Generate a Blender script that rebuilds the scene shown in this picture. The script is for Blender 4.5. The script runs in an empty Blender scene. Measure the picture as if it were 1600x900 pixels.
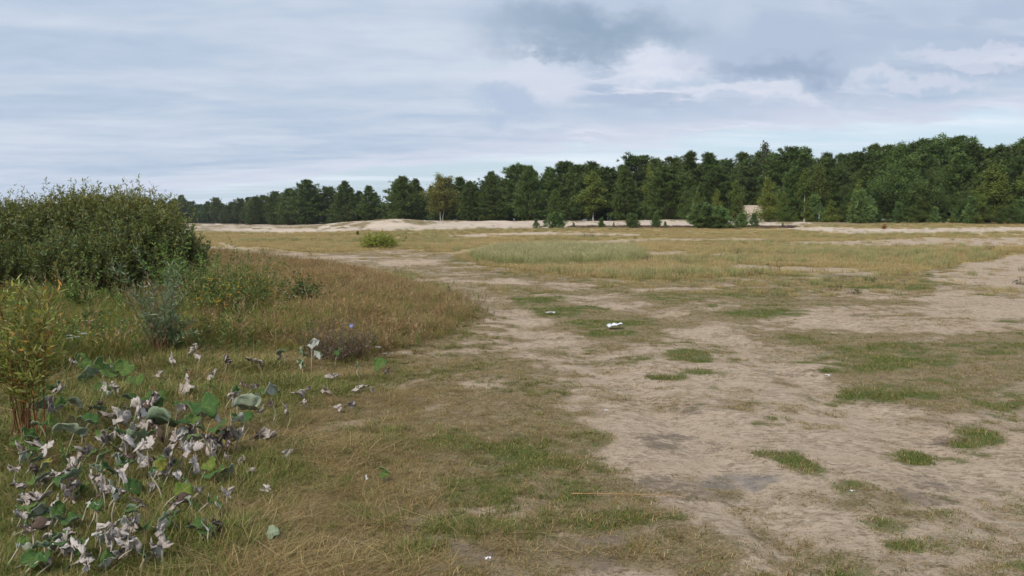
import bpy, math, random
import numpy as np
from mathutils import Vector, Matrix, Euler

SC = bpy.context.scene
COL = SC.collection
RNG = np.random.default_rng(7)
random.seed(7)
rad = math.radians

# ------------------------------------------------------------------ camera
FPX, HOR, CAMH = 1386.0, 344.0, 1.65          # focal length and horizon in photo pixels, eye height in metres
PITCH = math.atan((450.0 - HOR) / FPX)
cam_data = bpy.data.cameras.new('camera')
cam_data.sensor_width = 36.0
cam_data.lens = FPX / 1600.0 * 36.0
cam_data.clip_start = 0.1
cam_data.clip_end = 9000.0
cam = bpy.data.objects.new('camera', cam_data)
cam.location = (0, 0, CAMH)
cam.rotation_euler = (math.pi / 2 - PITCH, 0, 0)
COL.objects.link(cam)
SC.camera = cam

# ------------------------------------------------------------------ world: Nishita sky under a procedural cloud deck
SUN_EL, SUN_AZ = rad(42), rad(215)            # azimuth clockwise from +Y: the sun is behind the camera, to the left
world = bpy.data.worlds.new('World')
SC.world = world
world.use_nodes = True
wt = world.node_tree
wt.nodes.clear()

class NT:
    def __init__(s, tree): s.t = tree
    def new(s, typ, **kw):
        n = s.t.nodes.new(typ)
        for k, v in kw.items(): setattr(n, k, v)
        return n
    def put(s, sock, v):
        if v is None: return
        if hasattr(v, 'is_output'): s.t.links.new(v, sock)
        else: sock.default_value = v
    def m(s, op, a, b=None, c=None, clamp=False):
        n = s.new('ShaderNodeMath', operation=op, use_clamp=clamp)
        for i, v in enumerate((a, b, c)): s.put(n.inputs[i], v)
        return n.outputs[0]
    def v(s, op, a, b=None, sc=None):
        n = s.new('ShaderNodeVectorMath', operation=op)
        s.put(n.inputs[0], a); s.put(n.inputs[1], b)
        if sc is not None: s.put(n.inputs['Scale'], sc)
        return n.outputs['Value'] if op in ('LENGTH', 'DOT_PRODUCT', 'DISTANCE') else n.outputs[0]
    def ss(s, x, lo, hi, a=0.0, b=1.0):
        n = s.new('ShaderNodeMapRange', interpolation_type='SMOOTHSTEP')
        for i, v in enumerate((x, lo, hi, a, b)): s.put(n.inputs[i], v)
        return n.outputs[0]
    def mix(s, f, a, b, blend='MIX'):
        n = s.new('ShaderNodeMix', data_type='RGBA', blend_type=blend)
        s.put(n.inputs[0], f)
        for i, c in ((6, a), (7, b)):
            if not hasattr(c, 'is_output') and len(c) == 3: c = (*c, 1)
            s.put(n.inputs[i], c)
        return n.outputs[2]
    def noise(s, vec, scale, detail=4, rough=0.5, dist=0.0):
        n = s.new('ShaderNodeTexNoise')
        s.put(n.inputs['Vector'], vec)
        n.inputs['Scale'].default_value = scale; n.inputs['Detail'].default_value = detail
        n.inputs['Roughness'].default_value = rough; n.inputs['Distortion'].default_value = dist
        return n
    def sep(s, vec):
        n = s.new('ShaderNodeSeparateXYZ'); s.put(n.inputs[0], vec); return n.outputs
    def comb(s, x, y, z):
        n = s.new('ShaderNodeCombineXYZ')
        for i, v in enumerate((x, y, z)): s.put(n.inputs[i], v)
        return n.outputs[0]
    def attr(s, name, typ='GEOMETRY'):
        return s.new('ShaderNodeAttribute', attribute_name=name, attribute_type=typ).outputs

w = NT(wt)
wout = w.new('ShaderNodeOutputWorld')
bg = w.new('ShaderNodeBackground')
bg.inputs['Strength'].default_value = 0.1
wt.links.new(bg.outputs[0], wout.inputs[0])
sky = w.new('ShaderNodeTexSky', sky_type='NISHITA', sun_disc=False)
sky.sun_elevation = SUN_EL
sky.sun_rotation = SUN_AZ
sky.altitude = 50
sky.dust_density = 1.5
tc = w.new('ShaderNodeTexCoord')
D = w.v('NORMALIZE', tc.outputs['Generated'])
dx, dy, dz = w.sep(D)
zpos = w.m('MAXIMUM', dz, 0.0)
den = w.m('ADD', zpos, 0.06)
cx, cy = w.m('DIVIDE', dx, den), w.m('DIVIDE', dy, den)
P = w.comb(cx, cy, 0.0)                                   # position on the flat cloud deck
# stratus sheet
n_big = w.noise(w.v('MULTIPLY', P, (0.5, 1.0, 1)), 0.42, 3, 0.5).outputs[0]
n_str = w.noise(w.v('MULTIPLY', w.v('ADD', P, (3.1, 7.7, 0)), (0.55, 1.0, 1)), 1.5, 6, 0.52, 0.35).outputs[0]
n_fin = w.noise(w.v('MULTIPLY', P, (0.8, 1.0, 1)), 5.0, 5, 0.55, 0.5).outputs[0]
st = w.m('ADD', w.m('MULTIPLY', n_big, 0.42), w.m('ADD', w.m('MULTIPLY', n_str, 0.43), w.m('MULTIPLY', n_fin, 0.15)))
strat = w.mix(w.ss(st, 0.32, 0.66), (3.95, 4.95, 6.4), (6.05, 6.65, 7.6))
den2 = w.m('ADD', zpos, 0.17)
P2 = w.v('SCALE', w.comb(w.m('DIVIDE', dx, den2), w.m('DIVIDE', dy, den2), 0.0), None, 1.0)
# pink-white lumps where the sheet breaks towards its edge
pn = w.noise(w.v('ADD', w.v('MULTIPLY', P2, (.8, 1.25, 1)), (11.3, 2.9, 0)), 3.1, 8, 0.55, 0.15).outputs[0]
pn2 = w.noise(w.v('ADD', w.v('MULTIPLY', P2, (.8, 1.25, 1)), (11.27, 3.02, 0)), 3.1, 8, 0.55, 0.15).outputs[0]
puff = w.ss(pn, 0.44, 0.60)
lit = w.ss(w.m('SUBTRACT', pn2, pn), -0.035, 0.06)
puffcol = w.mix(lit, (3.9, 4.7, 6.1), (7.0, 7.1, 8.1))
# direction relative to the heading, for the big cumulus (world azimuth, in front only)
dyp = w.m('MAXIMUM', dy, 0.05)
gx, gz = w.m('DIVIDE', dx, dyp), w.m('DIVIDE', dz, dyp)
front = w.ss(dy, 0.1, 0.4)
right_side = w.m('MULTIPLY', w.ss(gx, -0.08, 0.16), front)
c1 = w.mix(w.m('MULTIPLY', w.m('MULTIPLY', puff, right_side), 0.75), strat, puffcol)
wob = w.noise(w.comb(gx, w.m('MULTIPLY', gz, 1.4), 0.0), 12.0, 8, 0.6).outputs[1]
wobv = w.v('SCALE', w.v('SUBTRACT', wob, (0.5, 0.5, 0.5)), None, 0.10)
G = w.v('ADD', w.comb(gx, gz, 0.0), wobv)
def gpx(px, py): return ((px - 800) / FPX, (HOR - py) / FPX)
def blob(px, py, rx, ry, lo=1.0, hi=0.45):
    c = gpx(px, py)
    v = w.v('MULTIPLY', w.v('SUBTRACT', G, (c[0], c[1], 0)), (FPX / rx, FPX / ry, 0))
    return w.m('MULTIPLY', w.ss(w.v('LENGTH', v), lo, hi), front)
col = c1
for (px, py, rx, ry, c, a, hi) in [
    (1350, 60, 420, 100, (4.1, 4.95, 6.3), 0.75, 0.2),
    (1250, 185, 420, 30, (4.9, 5.6, 6.9), 0.6, 0.3),
    (830, 130, 110, 66, (6.3, 6.7, 7.7), 0.75, 0.35),
    (800, 168, 95, 36, (4.1, 5.0, 6.5), 0.8, 0.3),
    (930, 180, 130, 26, (4.6, 5.4, 6.8), 0.5, 0.3),
    (1045, 108, 105, 32, (6.9, 7.15, 8.1), 0.75, 0.4),
    (1170, 152, 170, 17, (6.8, 7.0, 7.9), 0.65, 0.35),
    (1420, 128, 190, 15, (6.6, 6.8, 7.8), 0.5, 0.3),
    (1500, 95, 150, 16, (6.5, 6.75, 7.8), 0.5, 0.45),
    (970, 18, 370, 82, (4.5, 5.3, 6.6), 0.85, 0.2),
    (925, 50, 250, 52, (2.7, 3.6, 4.8), 0.95, 0.1),
    (890, 78, 110, 18, (2.7, 3.6, 4.8), 0.6, 0.3),
    (1200, 88, 205, 64, (4.1, 4.9, 6.3), 0.85, 0.35),
    (1210, 112, 150, 32, (3.0, 3.8, 5.2), 0.85, 0.2),
]:
    col = w.mix(w.m('MULTIPLY', blob(px, py, rx, ry, 1.0, hi), a), col, c)
# the deck ends along a straight edge ahead and to the right; beyond it paler open sky
edge = w.m('ADD', w.m('ADD', cy, w.m('MULTIPLY', cx, 0.75)), w.m('MULTIPLY', w.m('SUBTRACT', pn, 0.5), 3.2))
gap = w.ss(edge, 7.1, 8.0)
cir = w.noise(w.v('MULTIPLY', P, (0.35, 1.0, 1)), 1.0, 5, 0.55, 0.3).outputs[0]
opensky = w.mix(w.ss(cir, 0.40, 0.70, 0.05, 0.85), w.mix(0.6, sky.outputs[0], (5.5, 7.1, 8.6)), (7.4, 8.1, 8.9))
rim = w.m('MULTIPLY', w.ss(edge, 6.2, 7.2), 0.45)
col = w.mix(rim, col, (6.9, 7.1, 8.1))
col = w.mix(gap, col, opensky)
# thicker air at the horizon
col = w.mix(w.ss(dz, 0.06, 0.0, 0.0, 0.45), col, (5.6, 6.5, 7.9))
wt.links.new(col, bg.inputs['Color'])

world.cycles.sampling_method = 'MANUAL'
world.cycles.sample_map_resolution = 256

sun_data = bpy.data.lights.new('sun', 'SUN')
sun_data.energy = 2.8
sun_data.angle = rad(16)
sun_data.color = (1.0, 0.95, 0.87)
sun = bpy.data.objects.new('sun', sun_data)
sdir = Vector((math.sin(SUN_AZ) * math.cos(SUN_EL), math.cos(SUN_AZ) * math.cos(SUN_EL), math.sin(SUN_EL)))
sun.rotation_euler = (-sdir).to_track_quat('-Z', 'Y').to_euler()
sun.location = (0, -10, 30)
COL.objects.link(sun)

SC.view_settings.view_transform = 'Standard'
SC.view_settings.look = 'None'
SC.view_settings.gamma = 1.0
SC.view_settings.exposure = 0.15
SC.cycles.max_bounces = 3
SC.cycles.diffuse_bounces = 2
SC.cycles.glossy_bounces = 1
SC.cycles.transmission_bounces = 2
SC.cycles.use_adaptive_sampling = True
SC.cycles.adaptive_threshold = 0.016
SC.cycles.use_denoising = True
SC.cycles.transparent_max_bounces = 4

# ------------------------------------------------------------------ helpers
def mk_mesh(name, verts, faces, mat=None, cols=None, smooth=False, matidx=None, mats=None):
    """faces: list of int arrays (n,3) or (n,4)"""
    me = bpy.data.meshes.new(name)
    verts = np.ascontiguousarray(verts, dtype=np.float32).reshape(-1, 3)
    if not isinstance(faces, (list, tuple)): faces = [faces]
    faces = [np.asarray(f, dtype=np.int32) for f in faces if len(f)]
    loops = np.concatenate([f.ravel() for f in faces])
    tot = np.concatenate([np.full(len(f), f.shape[1], np.int32) for f in faces])
    start = np.concatenate([[0], np.cumsum(tot)[:-1]]).astype(np.int32)
    me.vertices.add(len(verts)); me.vertices.foreach_set('co', verts.ravel())
    me.loops.add(len(loops)); me.loops.foreach_set('vertex_index', loops)
    me.polygons.add(len(tot)); me.polygons.foreach_set('loop_start', start)
    if matidx is not None: me.polygons.foreach_set('material_index', np.asarray(matidx, np.int32))
    if smooth: me.polygons.foreach_set('use_smooth', np.ones(len(tot), bool))
    for mt in (mats or ([mat] if mat else [])): me.materials.append(mt)
    if cols is not None:
        for an, cc in (cols.items() if isinstance(cols, dict) else [('col', cols)]):
            a = me.attributes.new(an, 'FLOAT_COLOR', 'POINT')
            cc = np.asarray(cc, np.float32)
            if cc.shape[1] == 3: cc = np.concatenate([cc, np.ones((len(cc), 1), np.float32)], 1)
            a.data.foreach_set('color', np.ascontiguousarray(cc).ravel())
    me.update(calc_edges=True)
    return me

def obj(name, data, parent=None):
    o = bpy.data.objects.new(name, data)
    COL.objects.link(o)
    if parent: o.parent = parent
    return o

def tag(o, label, cat, group=None, kind=None):
    o['label'] = label; o['category'] = cat
    if group: o['group'] = group
    if kind: o['kind'] = kind
    return o

def empty(name, loc, rz=0.0, scale=(1, 1, 1)):
    o = bpy.data.objects.new(name, None)
    o.empty_display_size = 0.2
    o.location = loc; o.rotation_euler = (0, 0, rz); o.scale = scale
    COL.objects.link(o)
    return o

# numpy value noise
_perm = np.random.default_rng(3).random((8, 256, 256))
def vnoise(x, y, k=0):
    T = _perm[k % 8]
    xi, yi = np.floor(x).astype(int), np.floor(y).astype(int)
    fx, fy = x - xi, y - yi
    fx = fx * fx * (3 - 2 * fx); fy = fy * fy * (3 - 2 * fy)
    a, b = T[xi & 255, yi & 255], T[(xi + 1) & 255, yi & 255]
    c, d = T[xi & 255, (yi + 1) & 255], T[(xi + 1) & 255, (yi + 1) & 255]
    return (a * (1 - fx) + b * fx) * (1 - fy) + (c * (1 - fx) + d * fx) * fy
def fbm(x, y, k=0, oct=4, g=0.5):
    s, a, t = 0.0, 1.0, 0.0
    for i in range(oct):
        s = s + a * vnoise(x * 2 ** i + 17.3 * i, y * 2 ** i - 9.1 * i, k + i); t += a; a *= g
    return s / t
def sstep(x, lo, hi):
    t = np.clip((x - lo) / (hi - lo), 0, 1)
    return t * t * (3 - 2 * t)

# ------------------------------------------------------------------ terrain height and photo <-> ground conversion
ct, st_ = math.cos(PITCH), math.sin(PITCH)
def project(x, y, z):
    yy = np.maximum(y, 0.8)
    dep = yy * ct - (z - CAMH) * st_
    v = yy * st_ + (z - CAMH) * ct
    return 800 + FPX * x / dep, 450 - FPX * v / dep
DUNES = [  # x, y, height, sx, sy
    (-32, 112, 0.55, 5.5, 4), (-25, 118, 0.35, 5, 4), (-21, 104, 0.40, 6, 4), (-13.5, 98, 0.55, 4.5, 3.5), (-15, 101, .45, 8, 4),
    (-2.5, 104, 0.35, 6, 4), (-6, 100, 0.25, 3, 2.5), (3, 112, 0.25, 6, 3), (38, 148, 2.6, 6.5, 9), (43, 142, 1.2, 4, 6),
    (20, 116, 0.3, 9, 3), (33, 104, 0.2, 8, 3), (-4.2, 34.5, 0.16, 1.0, 0.5), (-3.2, 34.2, 0.10, .6, .4),
    (26, 41, 0.35, 6, 3.5),
]
RUTS = [[(1290, 905), (1160, 760), (1060, 660), (960, 585), (880, 535), (800, 487), (740, 452)], [(1610, 800), (1440, 690), (1300, 615), (1170, 548), (1060, 497), (960, 466), (880, 449)], [(1610, 640), (1450, 560), (1330, 520), (1200, 490)]]
def line_d(px, py, pts, vs=2.2):
    d2 = np.full(px.shape, 1e18)
    for (x0, y0), (x1, y1) in zip(pts[:-1], pts[1:]):
        ex, ey = x1 - x0, (y1 - y0) * vs
        t = np.clip(((px - x0) * ex + (py - y0) * vs * ey) / (ex * ex + ey * ey), 0, 1)
        d2 = np.minimum(d2, (px - x0 - t * ex) ** 2 + ((py - y0) * vs - t * ey) ** 2)
    return np.sqrt(d2)

def terrain(x, y):
    x = np.asarray(x, float); y = np.asarray(y, float)
    u = x / np.maximum(y, 1.0)
    A = 0.25 + 1.15 * sstep(u, -0.30, -0.10)
    z = A * sstep(y, 66, 116) * (y > 0)
    for (dxx, dyy, h, sx, sy) in DUNES:
        z = z + h * np.exp(-((x - dxx) / sx) ** 2 - ((y - dyy) / sy) ** 2)
    r = np.hypot(x, y)
    z = z + 0.16 * (fbm(x / 7, y / 7, 1, 3) - 0.5) * sstep(r, 4, 20)
    z = z + 0.05 * (fbm(x / 0.9, y / 0.9, 2, 3) - 0.5)
    z = z + 0.03 * (fbm(x / .28, y / .28, 5, 3) - 0.5)
    fx, fy = 800 + FPX * x / np.maximum(y, 1.), HOR + FPX * CAMH / np.maximum(y, 1.)
    for pts in RUTS: z = z - .045 * np.exp(-(line_d(fx, fy, pts, 1.0) / (.16 * FPX / np.maximum(y, 1.))) ** 2) * (y > 2.5) * (y < 30)
    z = z + 0.35 * (fbm(x / 9, y / 5, 4, 4) - 0.5) * sstep(y, 60, 95)
    return z
def ground_at(px, py):
    """first ground point seen at photo pixel px, py"""
    Y = np.geomspace(1.6, 500, 1500)
    t = (px - 800) / FPX
    X = t * (Y * ct + CAMH * st_)
    Z = terrain(X, Y)
    _, q = project(X, Y, Z)
    k = np.argmax(q <= py) if (q <= py).any() else len(Y) - 1
    X = t * (Y[k] * ct - (Z[k] - CAMH) * st_)
    return np.array([X, Y[k], float(terrain(X, Y[k]))])
def at_depth(px, Y):
    x = (px - 800) / FPX * Y * 1.003
    return x, float(terrain(x, Y))

# ------------------------------------------------------------------ ground cover (what grows where)
def poly_mask(px, py, pts, soft=10.0):
    pts = np.array(pts, float) * (1, 2.2)
    X, Y = px, py * 2.2
    inside = np.zeros(X.shape, bool); d2 = np.full(X.shape, 1e18)
    n = len(pts)
    for i in range(n):
        x0, y0 = pts[i]; x1, y1 = pts[(i + 1) % n]
        if y0 != y1:
            c = ((y0 > Y) != (y1 > Y)) & (X < (x1 - x0) * (Y - y0) / (y1 - y0) + x0)
            inside ^= c
        ex, ey = x1 - x0, y1 - y0
        t = np.clip(((X - x0) * ex + (Y - y0) * ey) / (ex * ex + ey * ey + 1e-9), 0, 1)
        d2 = np.minimum(d2, (X - x0 - t * ex) ** 2 + (Y - y0 - t * ey) ** 2)
    sd = np.sqrt(d2) * np.where(inside, 1, -1)
    return sstep(sd, -soft, soft)
def ell(px, py, cx, cy, rx, ry):
    return np.clip(1.95 - np.sqrt(((px - cx) / rx) ** 2 + ((py - cy) / ry) ** 2), 0, 1.25) / 1.15
SAND_POLYS = [
    [(800, 565), (900, 545), (985, 530), (1040, 512), (1130, 505), (1190, 522), (1280, 540), (1330, 562), (1320, 590), (1420, 640), (1500, 655), (1640, 590), (1900, 600), (2600, 5000), (1250, 5000), (1110, 900), (1085, 830), (1010, 745), (930, 690), (890, 640), (830, 605)],
    [(1000, 478), (1090, 470), (1120, 485), (1060, 500), (960, 490)],
    [(1430, 440), (1480, 425), (1545, 405), (1600, 396), (1800, 390), (1900, 520), (1600, 530), (1500, 500), (1420, 480)],
    [(1150, 413), (1230, 417), (1330, 420), (1400, 428), (1370, 433), (1250, 425), (1140, 419)],
    [(1150, 386), (1260, 379), (1400, 374), (1620, 371), (1900, 371), (1900, 381), (1600, 385), (1400, 385), (1260, 383)],
    [(1210, 354), (1290, 355), (1360, 358), (1600, 355), (1900, 355), (1900, 361), (1600, 362), (1330, 365), (1250, 360)],
    [(560, 358), (600, 346), (660, 352), (740, 344), (800, 344), (900, 347), (1090, 345), (1230, 350), (1230, 354), (1100, 353), (940, 355), (830, 356), (700, 358), (600, 361)],
    [(322, 362), (350, 356), (420, 357), (520, 358), (600, 350), (600, 358), (520, 362), (420, 364)],
    [(595, 410), (640, 403), (690, 404), (680, 411), (640, 417), (600, 416)],
    [(900, 379), (1000, 374), (1200, 373), (1200, 376), (1000, 378), (900, 382)],
    [(700, 368), (830, 363), (1000, 366), (1000, 369), (830, 367), (700, 371)],
    [(1150, 325), (1200, 325), (1210, 350), (1130, 350)],
    [(960, 396), (1060, 392), (1080, 398), (980, 402)],
    [(1300, 470), (1400, 485), (1560, 510), (1560, 530), (1420, 520), (1250, 515), (1200, 500)],
]
TRACKS = [
    ([(1080, 640), (960, 590), (870, 540), (800, 490), (740, 452), (700, 428), (680, 410), (700, 398), (750, 389), (850, 383), (1000, 376)], 13),
    ([(1160, 540), (1060, 495), (960, 465), (880, 448), (800, 438), (720, 430), (640, 420), (560, 412), (470, 403), (390, 391), (340, 380)], 12),
    ([(720, 436), (650, 412), (560, 402), (470, 396), (390, 386)], 6),
]
GREENS = [
    (1250, 880, 95, 26), (1340, 800, 58, 20), (1258, 724, 36, 18), (1300, 765, 45, 14), (1385, 837, 70, 13), (1575, 695, 55, 28), (1400, 617, 110, 13),
    (1440, 556, 130, 20), (1370, 575, 70, 12), (1250, 532, 60, 7), (1560, 540, 80, 14), (1190, 492, 75, 9), (1270, 525, 40, 6), (1590, 640, 45, 6), (1500, 600, 60, 7), (1460, 725, 40, 8),
    (870, 487, 60, 10), (935, 508, 75, 11), (960, 522, 50, 7), (830, 470, 60, 7), (950, 563, 55, 6), (885, 545, 40, 6), (1110, 578, 42, 5), (1045, 550, 45, 5), (1070, 590, 30, 5),
    (770, 755, 60, 20), (800, 815, 60, 16), (740, 822, 22, 10), (605, 770, 55, 16), (700, 690, 90, 25), (840, 710, 80, 40), (890, 662, 20, 5), (560, 700, 90, 30), (950, 760, 60, 16), (960, 800, 60, 14), (900, 690, 40, 14),
    (600, 858, 30, 8), (520, 770, 60, 20), (660, 855, 40, 8), (1190, 850, 35, 12), (1420, 800, 30, 8), (1330, 545, 50, 6), (930, 455, 60, 5), (1050, 462, 70, 6), (1150, 460, 60, 5),
    (1330, 445, 80, 6), (1200, 428, 60, 5), (1420, 447, 60, 5), (640, 425, 50, 4), (600, 432, 60, 4), (700, 445, 40, 5), (720, 405, 20, 5),
]
DIRTS = [(1440, 772, 75, 16), (1530, 660, 40, 10), (1500, 700, 35, 8), (1260, 582, 45, 5), (1100, 640, 60, 8), (1080, 760, 45, 16), (1160, 700, 45, 8), (1350, 430, 70, 4), (1080, 690, 60, 10), (700, 870, 90, 25), (900, 850, 100, 25)]
ASHES = [(1158, 744, 24, 5), (1140, 752, 22, 5)]
MEADOW = [(-900, 760), (-200, 640), (0, 610), (150, 575), (300, 552), (430, 545), (560, 560), (630, 545), (715, 515), (765, 490), (745, 468), (690, 452), (640, 440), (560, 424), (480, 412), (400, 402), (330, 392), (-200, 388), (-900, 400)]
FGL = [(-900, 760), (-200, 640), (0, 610), (150, 575), (300, 552), (430, 545), (560, 560), (630, 545), (715, 515), (765, 490), (790, 510), (800, 560), (850, 610), (930, 690), (1000, 750), (1070, 830), (1100, 900), (1250, 5000), (-3000, 5000)]
GOLD = [(300, 362), (560, 362), (700, 359), (850, 357), (1000, 355), (1230, 353), (1600, 347), (2000, 347), (2000, 400), (1600, 398), (1480, 418), (1400, 432), (1250, 428), (1100, 436), (980, 440), (860, 428), (760, 418), (715, 398), (640, 390), (500, 396), (380, 390), (300, 382)]
PALE = [(748, 398), (790, 388), (900, 386), (1000, 392), (1000, 408), (900, 416), (800, 416), (750, 410)]

def cover(x, y, z=None):
    if z is None: z = terrain(x, y)
    r = np.hypot(x, y)
    k = np.clip(r / 12, 0.5, 4)
    a1, a2 = fbm(x / 2.2, y / 2.2, 0, 4) - .5, fbm(x / 2.2 + 50, y / 2.2, 1, 4) - .5
    b1, b2 = fbm(x / .35, y / .35, 2, 3) - .5, fbm(x / .35 + 50, y / .35, 3, 3) - .5
    px, py = project(x + .9 * a1 + .30 * b1, y + (.9 * a2 + .30 * b2) * np.where(y > 60, 2, 1), z)
    nA = fbm(x / 1.6, y / 1.6, 4, 5, .6) - .5
    nB = fbm(x / .22, y / .22, 5, 4, .6) - .5
    nM = fbm(x / .7, y / .55, 6, 4, .6) - .5
    sand = np.zeros_like(px)
    for p in SAND_POLYS: sand = np.maximum(sand, poly_mask(px, py, p, np.where(py > 440, 38, 9)))
    trk = np.zeros_like(px)
    for pts, wd in TRACKS:
        d = line_d(px, py, pts)
        trk = np.maximum(trk, np.clip(1.5 - d / (1.7 * wd * np.clip((py - 340) / 110, .35, 2)), 0, 1))
    meadow = poly_mask(px, py, MEADOW, np.where(py > 430, 42, 10))
    fgl = poly_mask(px, py, FGL, 18)
    gold = poly_mask(px, py, GOLD, 6)
    pale = poly_mask(px, py, PALE, 6)
    green = np.zeros_like(px)
    for e in GREENS: green = np.maximum(green, ell(px, py, e[0], e[1], e[2] * .72, e[3] * .75))
    dirt = np.zeros_like(px)
    for e in DIRTS: dirt = np.maximum(dirt, ell(px, py, *e))
    ash = np.zeros_like(px)
    for e in ASHES: ash = np.maximum(ash, ell(px, py, *e))
    heath = (1 - meadow) * (1 - fgl) * (1 - gold)
    # random bare and green places in the heath between track, meadow and wood
    sand = np.maximum(sand, heath * np.clip(.36 + 2.2 * nA, 0, .8) * (py < 560))
    sand = np.maximum(sand, gold * sstep(nA, .16, .26) * .7)
    sand = np.maximum(sand, fgl * (1 - meadow) * sstep(px, 380, 900) * np.clip(.30 + 2.0 * nA, 0, .75))
    green = np.maximum(green, heath * sstep(nA, -.04, -.16) * .75)
    green = np.where(gold > .5, green * .5, green)
    halo = np.clip(green, 0, 1)
    green = np.clip(.60 * np.clip(green, 0, 1.1) + (1.5 * nB + 1.5 * nM + .9 * nA) * (green > .03), 0, 1)
    kf = np.clip(1.35 - r / 55, .3, 1)
    sand = np.clip((.9 + .35 * (1 - kf)) * sand + kf * (1.5 * nB + 1.5 * nM + .9 * nA + .03) * (sand > .05), 0, 1) * (1 - .8 * green)
    sand = np.maximum(sand, trk * np.clip(.46 + 1.3 * nA + .9 * nB + .7 * nM, .1, .75))
    green = green * (1 - .8 * sstep(trk, .3, .8))
    sand = np.where(meadow > .5, np.minimum(sand, trk), sand)
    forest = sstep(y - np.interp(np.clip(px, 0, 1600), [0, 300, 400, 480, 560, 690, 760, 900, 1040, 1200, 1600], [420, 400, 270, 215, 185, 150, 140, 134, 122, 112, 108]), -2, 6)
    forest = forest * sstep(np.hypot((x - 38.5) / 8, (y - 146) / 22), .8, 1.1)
    sand = sand * (1 - forest)
    sand = np.maximum(sand, np.where(np.hypot((x - 38.5) / 8, (y - 146) / 22) < .95, .95, 0))
    sand = np.maximum(sand, np.clip(ell(px, py, 642, 409, 38, 4.5), 0, .95) * np.clip(.85 + 1.2 * nM, 0, 1))
    return dict(px=px, py=py, sand=sand, green=green, dirt=np.clip(dirt, 0, 1) * np.clip(.5 + 1.6 * nB + .8 * nA, 0, 1), ash=np.clip(.75 * np.clip(ash, 0, 1) + 1.0 * nB * (ash > .05), 0, 1), meadow=meadow, fgl=fgl, gold=gold,
                pale=pale, trk=trk, nA=nA, nB=nB, forest=forest, heath=heath, halo=halo)

# ------------------------------------------------------------------ materials
def new_mat(name):
    mt = bpy.data.materials.new(name); mt.use_nodes = True
    t = mt.node_tree; t.nodes.clear()
    n = NT(t)
    out = n.new('ShaderNodeOutputMaterial')
    return mt, n, out
def principled(n, out, col, rough=0.85, normal=None, spec=0.25):
    b = n.new('ShaderNodeBsdfPrincipled')
    n.put(b.inputs['Base Color'], col if hasattr(col, 'is_output') else (*col, 1))
    n.put(b.inputs['Roughness'], rough)
    b.inputs['Specular IOR Level'].default_value = spec
    if normal is not None: n.t.links.new(normal, b.inputs['Normal'])
    n.t.links.new(b.outputs[0], out.inputs[0])
    return b
def bump(n, h, strength=0.5, dist=0.02):
    b = n.new('ShaderNodeBump'); b.inputs['Strength'].default_value = strength; b.inputs['Distance'].default_value = dist
    n.t.links.new(h, b.inputs['Height']); return b.outputs[0]

def leaf_mat(name, trans=0.3, vary=0.35, rough=0.6, tint=(1, 1, 1), spec=0.2):
    """foliage: per-leaf colour attribute, per-plant variation, some light through the leaf"""
    mt, n, out = new_mat(name)
    c = n.attr('col')[0]
    rnd = n.new('ShaderNodeObjectInfo').outputs['Random']
    hs = n.new('ShaderNodeHueSaturation')
    n.t.links.new(c, hs.inputs['Color'])
    n.put(hs.inputs['Hue'], n.m('ADD', 0.49, n.m('MULTIPLY', n.m('FRACT', n.m('MULTIPLY', rnd, 7.31)), 0.02)))
    n.put(hs.inputs['Value'], n.m('ADD', 1 - vary / 2, n.m('MULTIPLY', rnd, vary)))
    cc = n.mix(1.0, hs.outputs[0], tint, 'MULTIPLY')
    b = n.new('ShaderNodeBsdfPrincipled')
    n.t.links.new(cc, b.inputs['Base Color']); b.inputs['Roughness'].default_value = rough
    b.inputs['Specular IOR Level'].default_value = spec
    tr = n.new('ShaderNodeBsdfTranslucent'); n.t.links.new(cc, tr.inputs[0])
    mx = n.new('ShaderNodeMixShader'); mx.inputs[0].default_value = trans
    n.t.links.new(b.outputs[0], mx.inputs[1]); n.t.links.new(tr.outputs[0], mx.inputs[2])
    n.t.links.new(mx.outputs[0], out.inputs[0])
    return mt

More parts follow.
